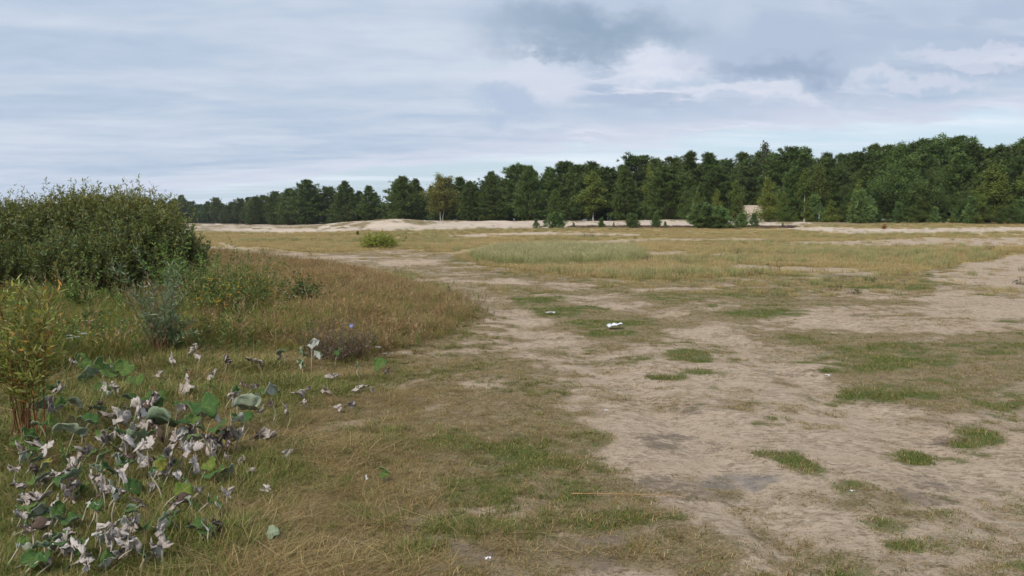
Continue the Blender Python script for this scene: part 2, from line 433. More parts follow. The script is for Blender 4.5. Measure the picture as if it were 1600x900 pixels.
def mat_ground():
    mt, n, out = new_mat('ground_cover')
    A, B = n.attr('cov_a'), n.attr('cov_b')
    a = n.new('ShaderNodeSeparateColor'); n.t.links.new(A[0], a.inputs[0])
    b = n.new('ShaderNodeSeparateColor'); n.t.links.new(B[0], b.inputs[0])
    sand, green, gold = a.outputs
    ash, dirt, meadow = b.outputs
    geo = n.new('ShaderNodeNewGeometry').outputs['Position']
    f1 = n.noise(geo, 55, 6, .65).outputs[0]
    f2 = n.noise(geo, 11, 6, .65).outputs[0]
    f3 = n.noise(geo, 2.2, 5, .6).outputs[0]
    f4 = n.noise(geo, 210, 3, .6).outputs[0]
    f6 = n.noise(n.v('MULTIPLY', geo, (.75, 1.2, 1)), 19, 5, .6).outputs[0]
    f5 = n.noise(n.v('MULTIPLY', geo, (.35, .35, 1)), 1.0, 5, .6).outputs[0]
    fn = n.m('SUBTRACT', n.m('ADD', n.m('MULTIPLY', f1, .55), n.m('MULTIPLY', f2, .45)), .5)
    def rag(wt_, k=2.2, sharp=3.0):
        return n.m('ADD', n.m('MULTIPLY', n.m('SUBTRACT', n.m('ADD', wt_, n.m('MULTIPLY', fn, k)), .5), sharp), .5, clamp=True)
    soil = n.mix(n.ss(f2, .35, .65), (.145, .11, .058), (.27, .205, .115))
    soil = n.mix(n.ss(f1, .42, .7, 0, .8), soil, (.40, .31, .19))
    sandc = n.mix(n.ss(f3, .3, .7), (.47, .352, .24), (.57, .44, .318))
    sandc = n.mix(n.ss(f4, .35, .65, 0, .35), sandc, (.33, .26, .20))
    speck = n.m('MULTIPLY', n.ss(f1, .53, .60), n.ss(f2, .42, .56))
    sandc = n.mix(n.m('MULTIPLY', speck, .85), sandc, (.17, .125, .075))
    sandc = n.mix(n.m('MULTIPLY', n.ss(n.m('ADD', n.m('MULTIPLY', f2, .6), n.m('MULTIPLY', f3, .4)), .47, .60), .6), sandc, (.235, .175, .11))
    sandc = n.mix(n.m('MULTIPLY', n.ss(f6, .53, .61), n.ss(f3, .34, .56, .15, .85)), sandc, n.mix(f1, (.12, .095, .04), (.25, .17, .10)))
    sandc = n.mix(n.ss(f5, .62, .45, 0, .22), sandc, (.50, .40, .31))
    clean = n.ss(n.sep(geo)[1], 72, 92, 0, .75)          # the drifted dunes before the wood are cleaner, paler sand
    sandc = n.mix(clean, sandc, n.mix(n.ss(f5, .4, .6), (.50, .41, .325), (.60, .50, .40)))
    greenc = n.mix(n.ss(f1, .35, .65), (.07, .095, .025), (.135, .16, .055))
    goldc = n.mix(n.ss(f2, .35, .65), (.31, .235, .11), (.48, .38, .20))
    meadc = n.mix(n.ss(f2, .35, .65), (.08, .07, .03), (.16, .13, .065))
    c = n.mix(rag(gold), soil, goldc)
    c = n.mix(rag(meadow, 1.0), c, meadc)
    c = n.mix(rag(sand), c, sandc)
    c = n.mix(n.m('MULTIPLY', rag(green, 2.4), .85), c, greenc)
    c = n.mix(n.m('MULTIPLY', rag(dirt, 2.6), .6), c, (.13, .10, .075))
    c = n.mix(n.m('MULTIPLY', rag(ash, 2.2, 1.6), .7), c, n.mix(n.ss(f1, .4, .6), (.07, .068, .068), (.25, .24, .23)))
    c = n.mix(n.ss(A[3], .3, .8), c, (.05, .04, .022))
    h = n.m('ADD', n.m('MULTIPLY', f1, .6), n.m('ADD', n.m('MULTIPLY', f2, 1.0), n.m('MULTIPLY', f4, .2)))
    principled(n, out, c, .95, bump(n, h, .8, .04), .1)
    return mt

def mat_bark(name, c1, c2, scale=8.0, birch=False):
    mt, n, out = new_mat(name)
    o = n.new('ShaderNodeTexCoord').outputs['Object']
    if birch:
        f = n.noise(n.v('MULTIPLY', o, (2, 2, 9)), 1.6, 4, .6).outputs[0]
        c = n.mix(n.ss(f, .56, .64), c1, c2)
    else:
        f = n.noise(n.v('MULTIPLY', o, (1, 1, .3)), scale, 5, .6).outputs[0]
        c = n.mix(n.ss(f, .35, .65), c1, c2)
    principled(n, out, c, .9, bump(n, f, .5, .02), .1)
    return mt

M_GROUND = mat_ground()
M_GRASS = leaf_mat('grass_blades', .3, .5)
M_NEEDLE = leaf_mat('pine_needles', .12, .4, .55)
M_BIRCHLEAF = leaf_mat('birch_leaves', .3, .35)
M_WILLOW = leaf_mat('willow_leaves', .25, .2, .5)
M_WEED = leaf_mat('weed_leaves', .25, .25)
M_PINEBARK = mat_bark('pine_bark', (.07, .05, .04), (.20, .115, .07), 5)
M_BIRCHBARK = mat_bark('birch_bark', (.58, .56, .52), (.05, .045, .04), birch=True)
M_TWIG = mat_bark('twig_bark', (.10, .065, .04), (.20, .12, .07), 30)
M_REDTWIG = mat_bark('red_twig_bark', (.12, .05, .028), (.26, .11, .05), 30)

# ------------------------------------------------------------------ ground sheet
def build_ground():
    th = np.concatenate([np.arange(-180, -38, 3.0), np.arange(-38, 38, .2), np.arange(38, 180, 3.0)]) * math.pi / 180
    rr = [0.5]
    while rr[-1] < 260: rr.append(rr[-1] * (1.0105 if rr[-1] > 3 else 1.05))
    while rr[-1] < 5000: rr.append(rr[-1] * 1.12)
    rr = np.array(rr)
    R, T = np.meshgrid(rr, th, indexing='ij')
    X, Y = (R * np.sin(T)).ravel(), (R * np.cos(T)).ravel()
    Z = np.where(Y > 0, terrain(X, Y), terrain(X, Y) * 0)
    nr, nt = len(rr), len(th)
    i, j = np.meshgrid(np.arange(nr - 1), np.arange(nt), indexing='ij')
    j2 = (j + 1) % nt
    f = np.stack([i * nt + j, i * nt + j2, (i + 1) * nt + j2, (i + 1) * nt + j], -1).reshape(-1, 4)
    verts = np.concatenate([np.stack([X, Y, Z], 1), [[0, 0, 0]]])
    c = len(verts) - 1
    fan = np.stack([np.full(nt, c), (np.arange(nt) + 1) % nt, np.arange(nt)], 1)
    cv = cover(X, Y, Z)
    behind = Y < 1.2
    z0 = np.zeros(1)
    def col(*a):
        return np.concatenate([np.stack([np.where(behind, d, q) for q, d in a], 1), [[d for q, d in a]]])
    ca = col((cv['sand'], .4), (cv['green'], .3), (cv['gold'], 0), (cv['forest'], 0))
    cb = col((cv['ash'], 0), (cv['dirt'], 0), (cv['meadow'], 0), (cv['pale'], 0))
    # face winding upward
    me = mk_mesh('ground', verts, [f[:, ::-1], fan[:, ::-1]], M_GROUND, {'cov_a': ca, 'cov_b': cb}, smooth=True)
    o = obj('ground', me); o['kind'] = 'structure'
    return o
ground = build_ground()

# ------------------------------------------------------------------ grass: prototypes and scatter
def blades(n, radius, hmin, hmax, lean, curl, width, palette, seg=3, seed=0, head=None, flat=0.0):
    """n grass blades as one small mesh; palette = list of (weight, rgb base, rgb tip)"""
    g = np.random.default_rng(seed)
    ang, rr = g.random(n) * 2 * np.pi, radius * np.sqrt(g.random(n))
    base = np.stack([rr * np.cos(ang), rr * np.sin(ang), np.zeros(n)], 1)
    az = g.random(n) * 2 * np.pi
    L = hmin + (hmax - hmin) * g.random(n) ** 1.3
    ln = lean * g.random(n) + flat; cu = curl * g.random(n)
    s = np.linspace(0, 1, seg + 1)[None, :]
    hz = L[:, None] * (ln[:, None] * s + cu[:, None] * s * s)
    vt = L[:, None] * (s - .45 * cu[:, None] * s * s) / np.sqrt(1 + ln[:, None] ** 2)
    if flat > 0: vt = vt * (1 / (1 + 2.5 * flat)) + .006
    d = np.stack([np.cos(az), np.sin(az)], 1)
    p = np.zeros((n, seg + 1, 3))
    p[:, :, :2] = base[:, None, :2] + d[:, None] * hz[..., None]
    p[:, :, 2] = np.maximum(vt, 0) - .01
    wa = az + np.pi / 2 + (g.random(n) - .5) * 1.4
    wv = np.stack([np.cos(wa), np.sin(wa), np.zeros(n)], 1)
    wd = width * (.6 + .8 * g.random(n))[:, None] * np.maximum(1 - s ** 1.6, .06)
    lo, hi = p - wv[:, None] * wd[..., None] / 2, p + wv[:, None] * wd[..., None] / 2
    v = np.stack([lo, hi], 2).reshape(-1, 3)
    k = np.arange(n)[:, None] * (seg + 1) * 2 + np.arange(seg)[None, :] * 2
    k = k.ravel()
    f = np.stack([k, k + 1, k + 3, k + 2], 1)
    ws = np.array([q[0] for q in palette]); pick = g.choice(len(palette), n, p=ws / ws.sum())
    cb = np.array([q[1] for q in palette])[pick]; cte = np.array([q[2] for q in palette])[pick]
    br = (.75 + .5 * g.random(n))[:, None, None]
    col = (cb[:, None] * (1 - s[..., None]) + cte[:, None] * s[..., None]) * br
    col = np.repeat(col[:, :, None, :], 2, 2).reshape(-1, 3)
    faces = [f]
    if head:   # seed heads on a share of the blades
        share, hl, hw, hc, per = head
        idx = np.where(g.random(n) < share)[0]
        tip, prv = p[idx, -1], p[idx, -2]
        dirv = tip - prv; dirv /= np.linalg.norm(dirv, axis=1, keepdims=True) + 1e-9
        tv, tcol = [], []
        for q in range(per):
            o = tip - dirv * hl * q / per * .9 + (g.random((len(idx), 3)) - .5) * hw * .9
            l = hl * (.25 + .35 * g.random((len(idx), 1)))
            sd = g.normal(size=(len(idx), 3)); sd /= np.linalg.norm(sd, axis=1, keepdims=True)
            dd = dirv + .45 * g.normal(size=(len(idx), 3)) * .6
            tv.append(np.stack([o - sd * hw * .25, o + sd * hw * .25, o + dd * l], 1))
            tcol.append(np.repeat((np.array(hc) * (.7 + .6 * g.random((len(idx), 1))))[:, None], 3, 1))
        tv = np.concatenate(tv).reshape(-1, 3); tcol = np.concatenate(tcol).reshape(-1, 3)
        n0 = len(v)
        v = np.concatenate([v, tv]); col = np.concatenate([col, tcol])
        faces.append(n0 + np.arange(len(tv)).reshape(-1, 3))
    return v, faces, np.clip(col, 0, 1)

def proto(name, args, mat=None):
    v, f, c = blades(**args)
    return bpy.data.objects.new(name, mk_mesh(name, v, f, mat or M_GRASS, c))

def scatter(name, protos, pts, rot, scl, idx):
    """one object whose points carry tufts"""
    me = bpy.data.meshes.new(name)
    me.vertices.add(len(pts)); me.vertices.foreach_set('co', np.ascontiguousarray(pts, np.float32).ravel())
    a = me.attributes.new('rot', 'FLOAT_VECTOR', 'POINT'); a.data.foreach_set('vector', np.ascontiguousarray(rot, np.float32).ravel())
    a = me.attributes.new('scl', 'FLOAT', 'POINT'); a.data.foreach_set('value', np.ascontiguousarray(scl, np.float32))
    a = me.attributes.new('idx', 'INT', 'POINT'); a.data.foreach_set('value', np.ascontiguousarray(idx, np.int32))
    o = obj(name, me); o['kind'] = 'stuff'
    ng = bpy.data.node_groups.new(name, 'GeometryNodeTree')
    ng.interface.new_socket('Geometry', in_out='INPUT', socket_type='NodeSocketGeometry')
    ng.interface.new_socket('Geometry', in_out='OUTPUT', socket_type='NodeSocketGeometry')
    N, Lk = ng.nodes, ng.links
    gi, go = N.new('NodeGroupInput'), N.new('NodeGroupOutput')
    jn = N.new('GeometryNodeJoinGeometry')
    def na(nm, dt):
        q = N.new('GeometryNodeInputNamedAttribute'); q.data_type = dt; q.inputs[0].default_value = nm; return q.outputs[0]
    rt, sc_, ix = na('rot', 'FLOAT_VECTOR'), na('scl', 'FLOAT'), na('idx', 'INT')
    for k, pr in enumerate(protos):
        oi = N.new('GeometryNodeObjectInfo'); oi.transform_space = 'ORIGINAL'
        oi.inputs['Object'].default_value = pr; oi.inputs['As Instance'].default_value = False
        cp = N.new('FunctionNodeCompare'); cp.data_type = 'INT'; cp.operation = 'EQUAL'
        ints = [s for s in cp.inputs if s.type == 'INT' and s.enabled] or [s for s in cp.inputs if s.type == 'INT']
        Lk.new(ix, ints[0]); ints[1].default_value = k
        ip = N.new('GeometryNodeInstanceOnPoints')
        Lk.new(gi.outputs[0], ip.inputs['Points']); Lk.new(cp.outputs[0], ip.inputs['Selection'])
        Lk.new(oi.outputs['Geometry'], ip.inputs['Instance'])
        Lk.new(rt, ip.inputs['Rotation']); Lk.new(sc_, ip.inputs['Scale'])
        Lk.new(ip.outputs[0], jn.inputs[0])
    Lk.new(jn.outputs[0], go.inputs[0])
    md = o.modifiers.new('tufts', 'NODES'); md.node_group = ng
    return o

def sample(n, r0, r1, power=1.0, amax=37):
    """random ground points in front, density falling as 1/r^power"""
    u = RNG.random(n)
    e = 2 - power
    r = (r0 ** e + u * (r1 ** e - r0 ** e)) ** (1 / e) if abs(e) > 1e-6 else r0 * (r1 / r0) ** u
    th = (RNG.random(n) * 2 - 1) * rad(amax)
    x, y = r * np.sin(th), r * np.cos(th)
    return x, y, terrain(x, y)
def rots(n, tilt=.12):
    return np.stack([(RNG.random(n) - .5) * 2 * tilt, (RNG.random(n) - .5) * 2 * tilt, RNG.random(n) * 2 * np.pi], 1)

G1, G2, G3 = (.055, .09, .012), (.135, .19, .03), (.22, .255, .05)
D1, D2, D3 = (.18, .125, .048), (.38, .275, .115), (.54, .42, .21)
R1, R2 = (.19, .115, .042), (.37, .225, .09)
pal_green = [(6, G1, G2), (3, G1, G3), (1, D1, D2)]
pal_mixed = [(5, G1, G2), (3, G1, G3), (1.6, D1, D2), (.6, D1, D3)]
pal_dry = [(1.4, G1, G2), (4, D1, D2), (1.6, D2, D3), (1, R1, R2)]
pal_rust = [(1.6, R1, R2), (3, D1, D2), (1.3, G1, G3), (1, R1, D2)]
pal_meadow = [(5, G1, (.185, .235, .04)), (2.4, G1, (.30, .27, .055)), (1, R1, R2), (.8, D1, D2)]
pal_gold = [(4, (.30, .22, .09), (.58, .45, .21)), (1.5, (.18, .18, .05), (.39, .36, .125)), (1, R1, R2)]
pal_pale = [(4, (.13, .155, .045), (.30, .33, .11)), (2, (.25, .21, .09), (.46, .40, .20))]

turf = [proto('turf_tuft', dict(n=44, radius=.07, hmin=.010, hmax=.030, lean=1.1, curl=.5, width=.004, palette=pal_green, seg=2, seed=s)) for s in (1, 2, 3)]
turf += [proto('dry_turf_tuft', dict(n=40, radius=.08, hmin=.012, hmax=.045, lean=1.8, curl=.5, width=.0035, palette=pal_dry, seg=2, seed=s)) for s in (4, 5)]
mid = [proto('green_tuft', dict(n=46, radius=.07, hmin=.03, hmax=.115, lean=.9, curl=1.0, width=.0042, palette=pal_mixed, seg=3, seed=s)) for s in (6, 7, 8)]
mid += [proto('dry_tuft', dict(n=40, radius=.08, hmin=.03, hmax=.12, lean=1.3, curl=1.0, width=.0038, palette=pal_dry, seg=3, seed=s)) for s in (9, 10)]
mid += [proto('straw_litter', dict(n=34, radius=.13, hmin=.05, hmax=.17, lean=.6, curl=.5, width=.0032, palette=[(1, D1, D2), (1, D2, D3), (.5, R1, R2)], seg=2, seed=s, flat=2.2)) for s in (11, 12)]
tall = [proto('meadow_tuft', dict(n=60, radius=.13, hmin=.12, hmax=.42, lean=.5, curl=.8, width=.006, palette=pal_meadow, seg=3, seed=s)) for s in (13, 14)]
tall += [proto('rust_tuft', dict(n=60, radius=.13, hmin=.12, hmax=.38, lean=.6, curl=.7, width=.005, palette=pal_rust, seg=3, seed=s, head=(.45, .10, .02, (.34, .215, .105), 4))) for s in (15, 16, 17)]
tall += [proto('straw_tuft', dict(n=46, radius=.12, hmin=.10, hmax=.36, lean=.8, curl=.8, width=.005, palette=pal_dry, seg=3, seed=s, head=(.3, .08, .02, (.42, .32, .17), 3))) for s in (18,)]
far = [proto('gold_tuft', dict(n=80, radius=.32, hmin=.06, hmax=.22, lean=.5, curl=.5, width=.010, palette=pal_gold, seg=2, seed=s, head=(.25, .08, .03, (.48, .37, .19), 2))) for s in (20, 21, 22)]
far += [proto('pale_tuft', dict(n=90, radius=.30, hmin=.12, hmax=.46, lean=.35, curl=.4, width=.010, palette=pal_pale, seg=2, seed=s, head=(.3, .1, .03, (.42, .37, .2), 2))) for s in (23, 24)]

def weed_proto(seed, nst, h, L, wd, cols):
    g = np.random.default_rng(seed); V, C_ = [], []
    for q in range(nst):
        a = g.random() * 6.28; t = .35 * g.random(); hh = h * (.6 + .5 * g.random())
        d = np.array([math.cos(a) * math.sin(t), math.sin(a) * math.sin(t), math.cos(t)]); o = np.array([g.normal() * .04, g.normal() * .04, 0])
        sd = np.array([-math.sin(a), math.cos(a), 0]) * .003
        V.append([o - sd, o + sd, o + d * hh + sd * .5, o + d * hh - sd * .5]); C_.append((.13, .12, .05))
        for e in range(int(16 * hh / .4)):
            sq = .15 + .85 * g.random(); p = o + d * hh * sq; az = g.random() * 6.28
            ld = np.array([math.cos(az), math.sin(az), .55 + .5 * g.random()]); ld /= np.linalg.norm(ld)
            s2 = np.cross(ld, g.normal(size=3)); s2 /= np.linalg.norm(s2)
            l = L * (.6 + .6 * g.random()) * (1.15 - .5 * sq)
            V.append([p, p + ld * l * .45 + s2 * wd / 2, p + ld * l, p + ld * l * .45 - s2 * wd / 2])
            C_.append(np.array(cols[int(g.integers(0, len(cols)))]) * (.7 + .6 * g.random()))
    V = np.array(V).reshape(-1, 3)
    return bpy.data.objects.new('meadow_weed', mk_mesh('meadow_weed', V, np.arange(len(V)).reshape(-1, 4), M_GRASS, np.repeat(np.array(C_), 4, 0)))
weeds = [weed_proto(s, 6, .42, .07, .018, [(.12, .175, .04), (.17, .22, .055), (.09, .14, .035)]) for s in (601, 602)]
weeds += [proto('long_stem', dict(n=14, radius=.09, hmin=.35, hmax=.72, lean=.35, curl=.35, width=.004, palette=[(2, D1, D2), (1, R1, R2), (1, G1, G3)], seg=3, seed=s, head=(.9, .13, .03, hc, 7))) for s, hc in ((603, (.38, .27, .13)), (604, (.27, .16, .075)), (605, (.42, .32, .17)))]

def build_grass():
    # short turf in the green places
    x, y, z = sample(225000, 2.2, 34, 1.35, 44)
    c = cover(x, y, z)
    dens = np.clip(c['green'] * 1.2 - .2, 0, 1) * (1 - c['meadow'])
    dens = np.maximum(dens, .33 * (1 - c['sand']) * (1 - c['meadow']) * (c['heath'] + c['fgl']))
    clump = sstep(fbm(x / .35, y / .2, 6, 4, .6), .52, .64) * sstep(fbm(x / 1.3, y / 1.0, 7, 3), .35, .55)
    dens = np.maximum(dens, .75 * clump * (c['sand'] > .3))
    dens = np.maximum(dens, .75 * sstep(c['halo'], .0, .8) * sstep(fbm(x / .22, y / .14, 1, 4, .6), .46, .60) * (1 - c['meadow']))
    dens *= (1 - .9 * np.clip(c['ash'], 0, 1))
    k = RNG.random(len(x)) < dens
    n = k.sum()
    isg = RNG.random(n) < np.clip(np.maximum(c['green'][k] * 1.1 - .1, .75 * c['halo'][k]), .15, .9)
    idx = np.where(isg, RNG.integers(0, 3, n), RNG.integers(3, 5, n))
    r = np.hypot(x[k], y[k])
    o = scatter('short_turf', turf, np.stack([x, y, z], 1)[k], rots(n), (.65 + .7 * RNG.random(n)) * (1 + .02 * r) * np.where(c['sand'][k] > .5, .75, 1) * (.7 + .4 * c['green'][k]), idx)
    tag(o, 'short green and straw turf tufts dotting the sandy open ground', 'grass', kind='stuff')
    # mid-height mixed grass in the left foreground
    x, y, z = sample(110000, 2.2, 17, 1.2, 48)
    c = cover(x, y, z)
    wl = c['fgl'] * (1 - .85 * c['meadow'])
    fade = 1 - .82 * sstep(c['px'], 430, 800) - .13 * sstep(c['px'], 800, 1000)
    dens = wl * fade * np.clip(1.15 - 1.3 * c['sand'], .1, 1)
    k = RNG.random(len(x)) < dens
    n = k.sum()
    q = fbm(x[k] / .8, y[k] / .8, 5, 3) + .15 * (c['green'][k] - .4) + .10 * sstep(c['px'][k], 550, 200) + .03
    u = RNG.random(n)
    idx = np.where(q > .5 + .25 * (u - .5), RNG.integers(0, 3, n), np.where(u < .4, RNG.integers(3, 5, n), RNG.integers(5, 7, n)))
    sc = (.55 + .6 * RNG.random(n)) * (1.2 - .55 * sstep(c['px'][k], 250, 700)) * (1 + .5 * sstep(c['py'][k], 740, 600) * sstep(c['px'][k], 520, 330)) * (.45 + 1.1 * fbm(x[k] / .55, y[k] / .45, 3, 3))
    o = scatter('rough_grass', mid, np.stack([x, y, z], 1)[k], rots(n, .2), sc, idx)
    tag(o, 'rough mixed green and straw grass in the left foreground', 'grass', kind='stuff')
    # tall meadow on the left
    x, y, z = sample(100000, 6, 46, 1.25, 40)
    c = cover(x, y, z)
    dens = c['meadow'] * (1 - .9 * c['trk']) * (.55 + .45 * sstep(c['px'], 760, 560))
    k = RNG.random(len(x)) < dens
    n = k.sum()
    rust = sstep(c['px'][k] + 500 * c['nA'][k], 200, 560) * .75 + .35 * sstep(c['py'][k], 470, 420)
    u = RNG.random(n)
    idx = np.where(u > rust, RNG.integers(0, 2, n), np.where(RNG.random(n) < .62 - .35 * sstep(c['px'][k], 500, 720), RNG.integers(2, 5, n), 5))
    hgt = (.9 - .35 * sstep(c['px'][k], 540, 740)) * (.45 + .55 * sstep(c['meadow'][k], .2, .95)) * (.35 + 1.3 * fbm(x[k] / 1.1, y[k] / 1.1, 6, 4))
    sc = (.65 + .6 * RNG.random(n)) * hgt
    o = scatter('meadow_grass', tall, np.stack([x, y, z], 1)[k], rots(n), sc, idx)
    tag(o, 'tall green and rust brown meadow grass around the willow bush', 'grass', kind='stuff')
    # long seeding stems and leafy weeds standing out of the meadow
    x, y, z = sample(30000, 6, 40, 1.2, 40)
    c = cover(x, y, z)
    k = RNG.random(len(x)) < c['meadow'] * .5 * sstep(fbm(x / .9, y / .9, 2, 3), .42, .62) + .10 * c['fgl'] * sstep(c['px'], 450, 200) * (c['py'] < 760)
    n = k.sum()
    rust = sstep(c['px'][k], 250, 620)
    u = RNG.random(n)
    idx = np.where(u < .85 - .55 * rust, RNG.integers(0, 2, n), RNG.integers(2, 5, n))
    o = scatter('meadow_weeds', weeds, np.stack([x, y, z], 1)[k], rots(n, .2), (.5 + .7 * RNG.random(n)) * (1 - .45 * rust) * np.where(c['meadow'][k] > .4, 1, .5), idx)
    tag(o, 'leafy weeds and long seeding stems mixed through the left meadow', 'weeds', kind='stuff')
    # far golden grass
    x, y, z = sample(150000, 20, 128, .9, 37)
    c = cover(x, y, z)
    dens = np.maximum(c['gold'] * (.35 + .65 * sstep(c['nA'], .12, -.06)) * (1 - .97 * np.clip(c['sand'] * 1.6 - .1, 0, 1)) * (1 - .9 * c['trk']), c['pale']) * (1 - c['forest'])
    dens = np.maximum(dens, .22 * c['heath'] * (c['py'] < 470) * (1 - c['sand']) * (1 - c['trk']))
    k = RNG.random(len(x)) < dens
    n = k.sum()
    pl = np.clip(c['pale'][k] * .95 + .14 * sstep(fbm(x[k] / 9, y[k] / 5, 2, 3), .5, .62), 0, 1)
    u = RNG.random(n)
    idx = np.where(u < pl, RNG.integers(3, 5, n), RNG.integers(0, 3, n))
    sc = (.6 + .6 * RNG.random(n)) * np.where(c['heath'][k] > .5, .5, .85 + .2 * c['pale'][k])
    o = scatter('dry_heath_grass', far, np.stack([x, y, z], 1)[k], rots(n), sc, idx)
    tag(o, 'golden dry grass across the far heath below the wood', 'grass', kind='stuff')
build_grass()

# ------------------------------------------------------------------ trees: prototypes
def tube(path, radii, sides=6):
    """tapered tube along a path: verts, quads"""
    path = np.asarray(path, float); n = len(path)
    t = np.gradient(path, axis=0); t /= np.linalg.norm(t, axis=1, keepdims=True) + 1e-9
    ref = np.where(np.abs(t[:, 2:3]) > .9, [[1., 0, 0]], [[0, 0, 1.]])
    a = np.cross(t, ref); a /= np.linalg.norm(a, axis=1, keepdims=True) + 1e-9
    b = np.cross(t, a)
    th = np.arange(sides) / sides * 2 * np.pi
    v = path[:, None] + np.asarray(radii)[:, None, None] * (a[:, None] * np.cos(th)[None, :, None] + b[:, None] * np.sin(th)[None, :, None])
    i, j = np.meshgrid(np.arange(n - 1), np.arange(sides), indexing='ij')
    f = np.stack([i * sides + j, i * sides + (j + 1) % sides, (i + 1) * sides + (j + 1) % sides, (i + 1) * sides + j], -1).reshape(-1, 4)
    return v.reshape(-1, 3), f
class Acc:
    def __init__(s): s.v, s.f, s.c, s.n = [], [], [], 0
    def add(s, v, f, c=None):
        s.v.append(v); s.f.append(np.asarray(f) + s.n); s.n += len(v)
        if c is not None: s.c.append(c)
    def mesh(s, name, mat, smooth=False):
        by = {}
        for f in s.f: by.setdefault(f.shape[1], []).append(f)
        return mk_mesh(name, np.concatenate(s.v), [np.concatenate(q) for q in by.values()], mat, np.concatenate(s.c) if s.c else None, smooth)

def unit(v): return v / (np.linalg.norm(v, axis=-1, keepdims=True) + 1e-9)

def needles(g, cen, out, n, L, wd, col, up=.5, spread=.8):
    """n needle sprays at every clump centre: single triangles"""
    m = len(cen)
    d = unit(out[:, None] * .6 + np.array([0, 0, up]) + spread * g.normal(size=(m, n, 3)) * .75)
    o = cen[:, None] + g.normal(size=(m, n, 3)) * L * .28
    sd = unit(np.cross(d, g.normal(size=(m, n, 3))))
    l = L * (.6 + .7 * g.random((m, n, 1)))
    v = np.stack([o - sd * wd / 2, o + sd * wd / 2, o + d * l], 2)
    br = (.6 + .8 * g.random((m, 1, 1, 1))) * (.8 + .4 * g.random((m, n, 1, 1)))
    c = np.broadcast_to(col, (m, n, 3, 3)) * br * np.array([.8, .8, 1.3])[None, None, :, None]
    v = v.reshape(-1, 3)
    return v, np.arange(len(v)).reshape(-1, 3), c.reshape(-1, 3)

def pine(seed, h=10.0, base=.10, W=2.6, shape='round', whorl=.42, col=(.085, .122, .028), L=.40, nb=16, cl=3.2):
    g = np.random.default_rng(seed)
    tr, cr = Acc(), Acc()
    lean = g.normal(size=2) * .02
    zz = np.linspace(0, h * .985, 12)
    wob = np.cumsum(g.normal(size=(12, 2)) * .012 * h / 10, 0)
    path = np.stack([lean[0] * zz + wob[:, 0], lean[1] * zz + wob[:, 1], zz], 1)
    path[0, 2] = -.25
    tr.add(*tube(path, .016 * h * (1 - zz / h) ** .8 + .012, 7))
    z = base * h
    cen, out = [], []
    lob = g.random(4) * 2 * np.pi
    while z < h * .985:
        t = (z / h - base) / (1 - base)
        if shape == 'round': R = W * (min(1, (t + .10) / .30)) ** .5 * (1 - t ** 1.7) ** .85
        elif shape == 'flat': R = W * min(1, (t + .25) / .45) * (1 - t ** 3.5) ** .6
        else: R = W * (1.04 - t) ** .85 * (1.0 if t > .06 else .8)
        nbr = 5 + g.integers(0, 3)
        a0 = g.random() * 6.28
        for b in range(nbr):
            az = a0 + b / nbr * 6.28 + g.normal() * .2
            q = 1 + .22 * math.sin(2 * az + lob[0]) + .16 * math.sin(3 * az + lob[1] + t * 5)
            Lb = max(.18, R * q * (.62 + .5 * g.random()))
            el = -.12 + .75 * t ** 1.5 * min(1, .9 / Lb) + g.normal() * .10
            bx = np.interp(z, path[:, 2], path[:, 0]); by = np.interp(z, path[:, 2], path[:, 1])
            d = np.array([math.cos(az), math.sin(az), 0])
            s = np.linspace(0, 1, 4)
            bp = np.array([bx, by, z]) + d * (Lb * s)[:, None] + np.array([0, 0, 1]) * (Lb * (el * s + .28 * s * s))[:, None]
            if Lb > .5: tr.add(*tube(bp, (.010 * h / 10 + .012 * Lb) * (1.05 - s), 4))
            m = max(2, int(cl * Lb + 1.5))
            ss = .28 + .74 * g.random(m) ** .7
            c = np.array([bx, by, z]) + d * (Lb * ss)[:, None] + np.array([0, 0, 1]) * (Lb * (el * ss + .28 * ss * ss))[:, None]
            sidev = np.array([-d[1], d[0], 0])
            c += sidev * (np.clip(g.normal(size=m), -1.5, 1.5) * .26 * Lb * (.35 + .65 * ss))[:, None]
            c[:, 2] += g.normal(size=m) * .10
            cen.append(c); out.append(np.repeat(d[None], m, 0))
        z += whorl * (.75 + .5 * g.random()) * (1 - .35 * t)
    tp = path[-1] * 1.0; k = np.linspace(-.09, 0, 6)[:, None] * h
    cen.append(tp + k * np.array([0, 0, 1.]) + g.normal(size=(6, 3)) * .05 * h / 10); out.append(np.repeat(np.array([[0, 0, 1.]]), 6, 0))
    cen, out = np.concatenate(cen), np.concatenate(out)
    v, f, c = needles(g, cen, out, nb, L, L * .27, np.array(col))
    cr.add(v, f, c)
    return tr.mesh('pine_trunk', M_PINEBARK, True), cr.mesh('pine_crown', M_NEEDLE)

def leaves(g, pos, axis, L, wd, col, jit=.5):
    """diamond leaves folded along the midrib"""
    n = len(pos)
    d = unit(axis + jit * g.normal(size=(n, 3)))
    sd = unit(np.cross(d, g.normal(size=(n, 3))))
    up = np.cross(sd, d)
    l = (L * (.6 + .7 * g.random(n)))[:, None]; w_ = (wd * (.7 + .6 * g.random(n)))[:, None]
    mid_ = pos + d * l * .45 - up * w_ * .15
    v = np.stack([pos, mid_ + sd * w_ / 2, pos + d * l, mid_ - sd * w_ / 2], 1).reshape(-1, 3)
    f = np.arange(len(v)).reshape(-1, 4)
    return v, f, np.repeat(col, 4, 0)

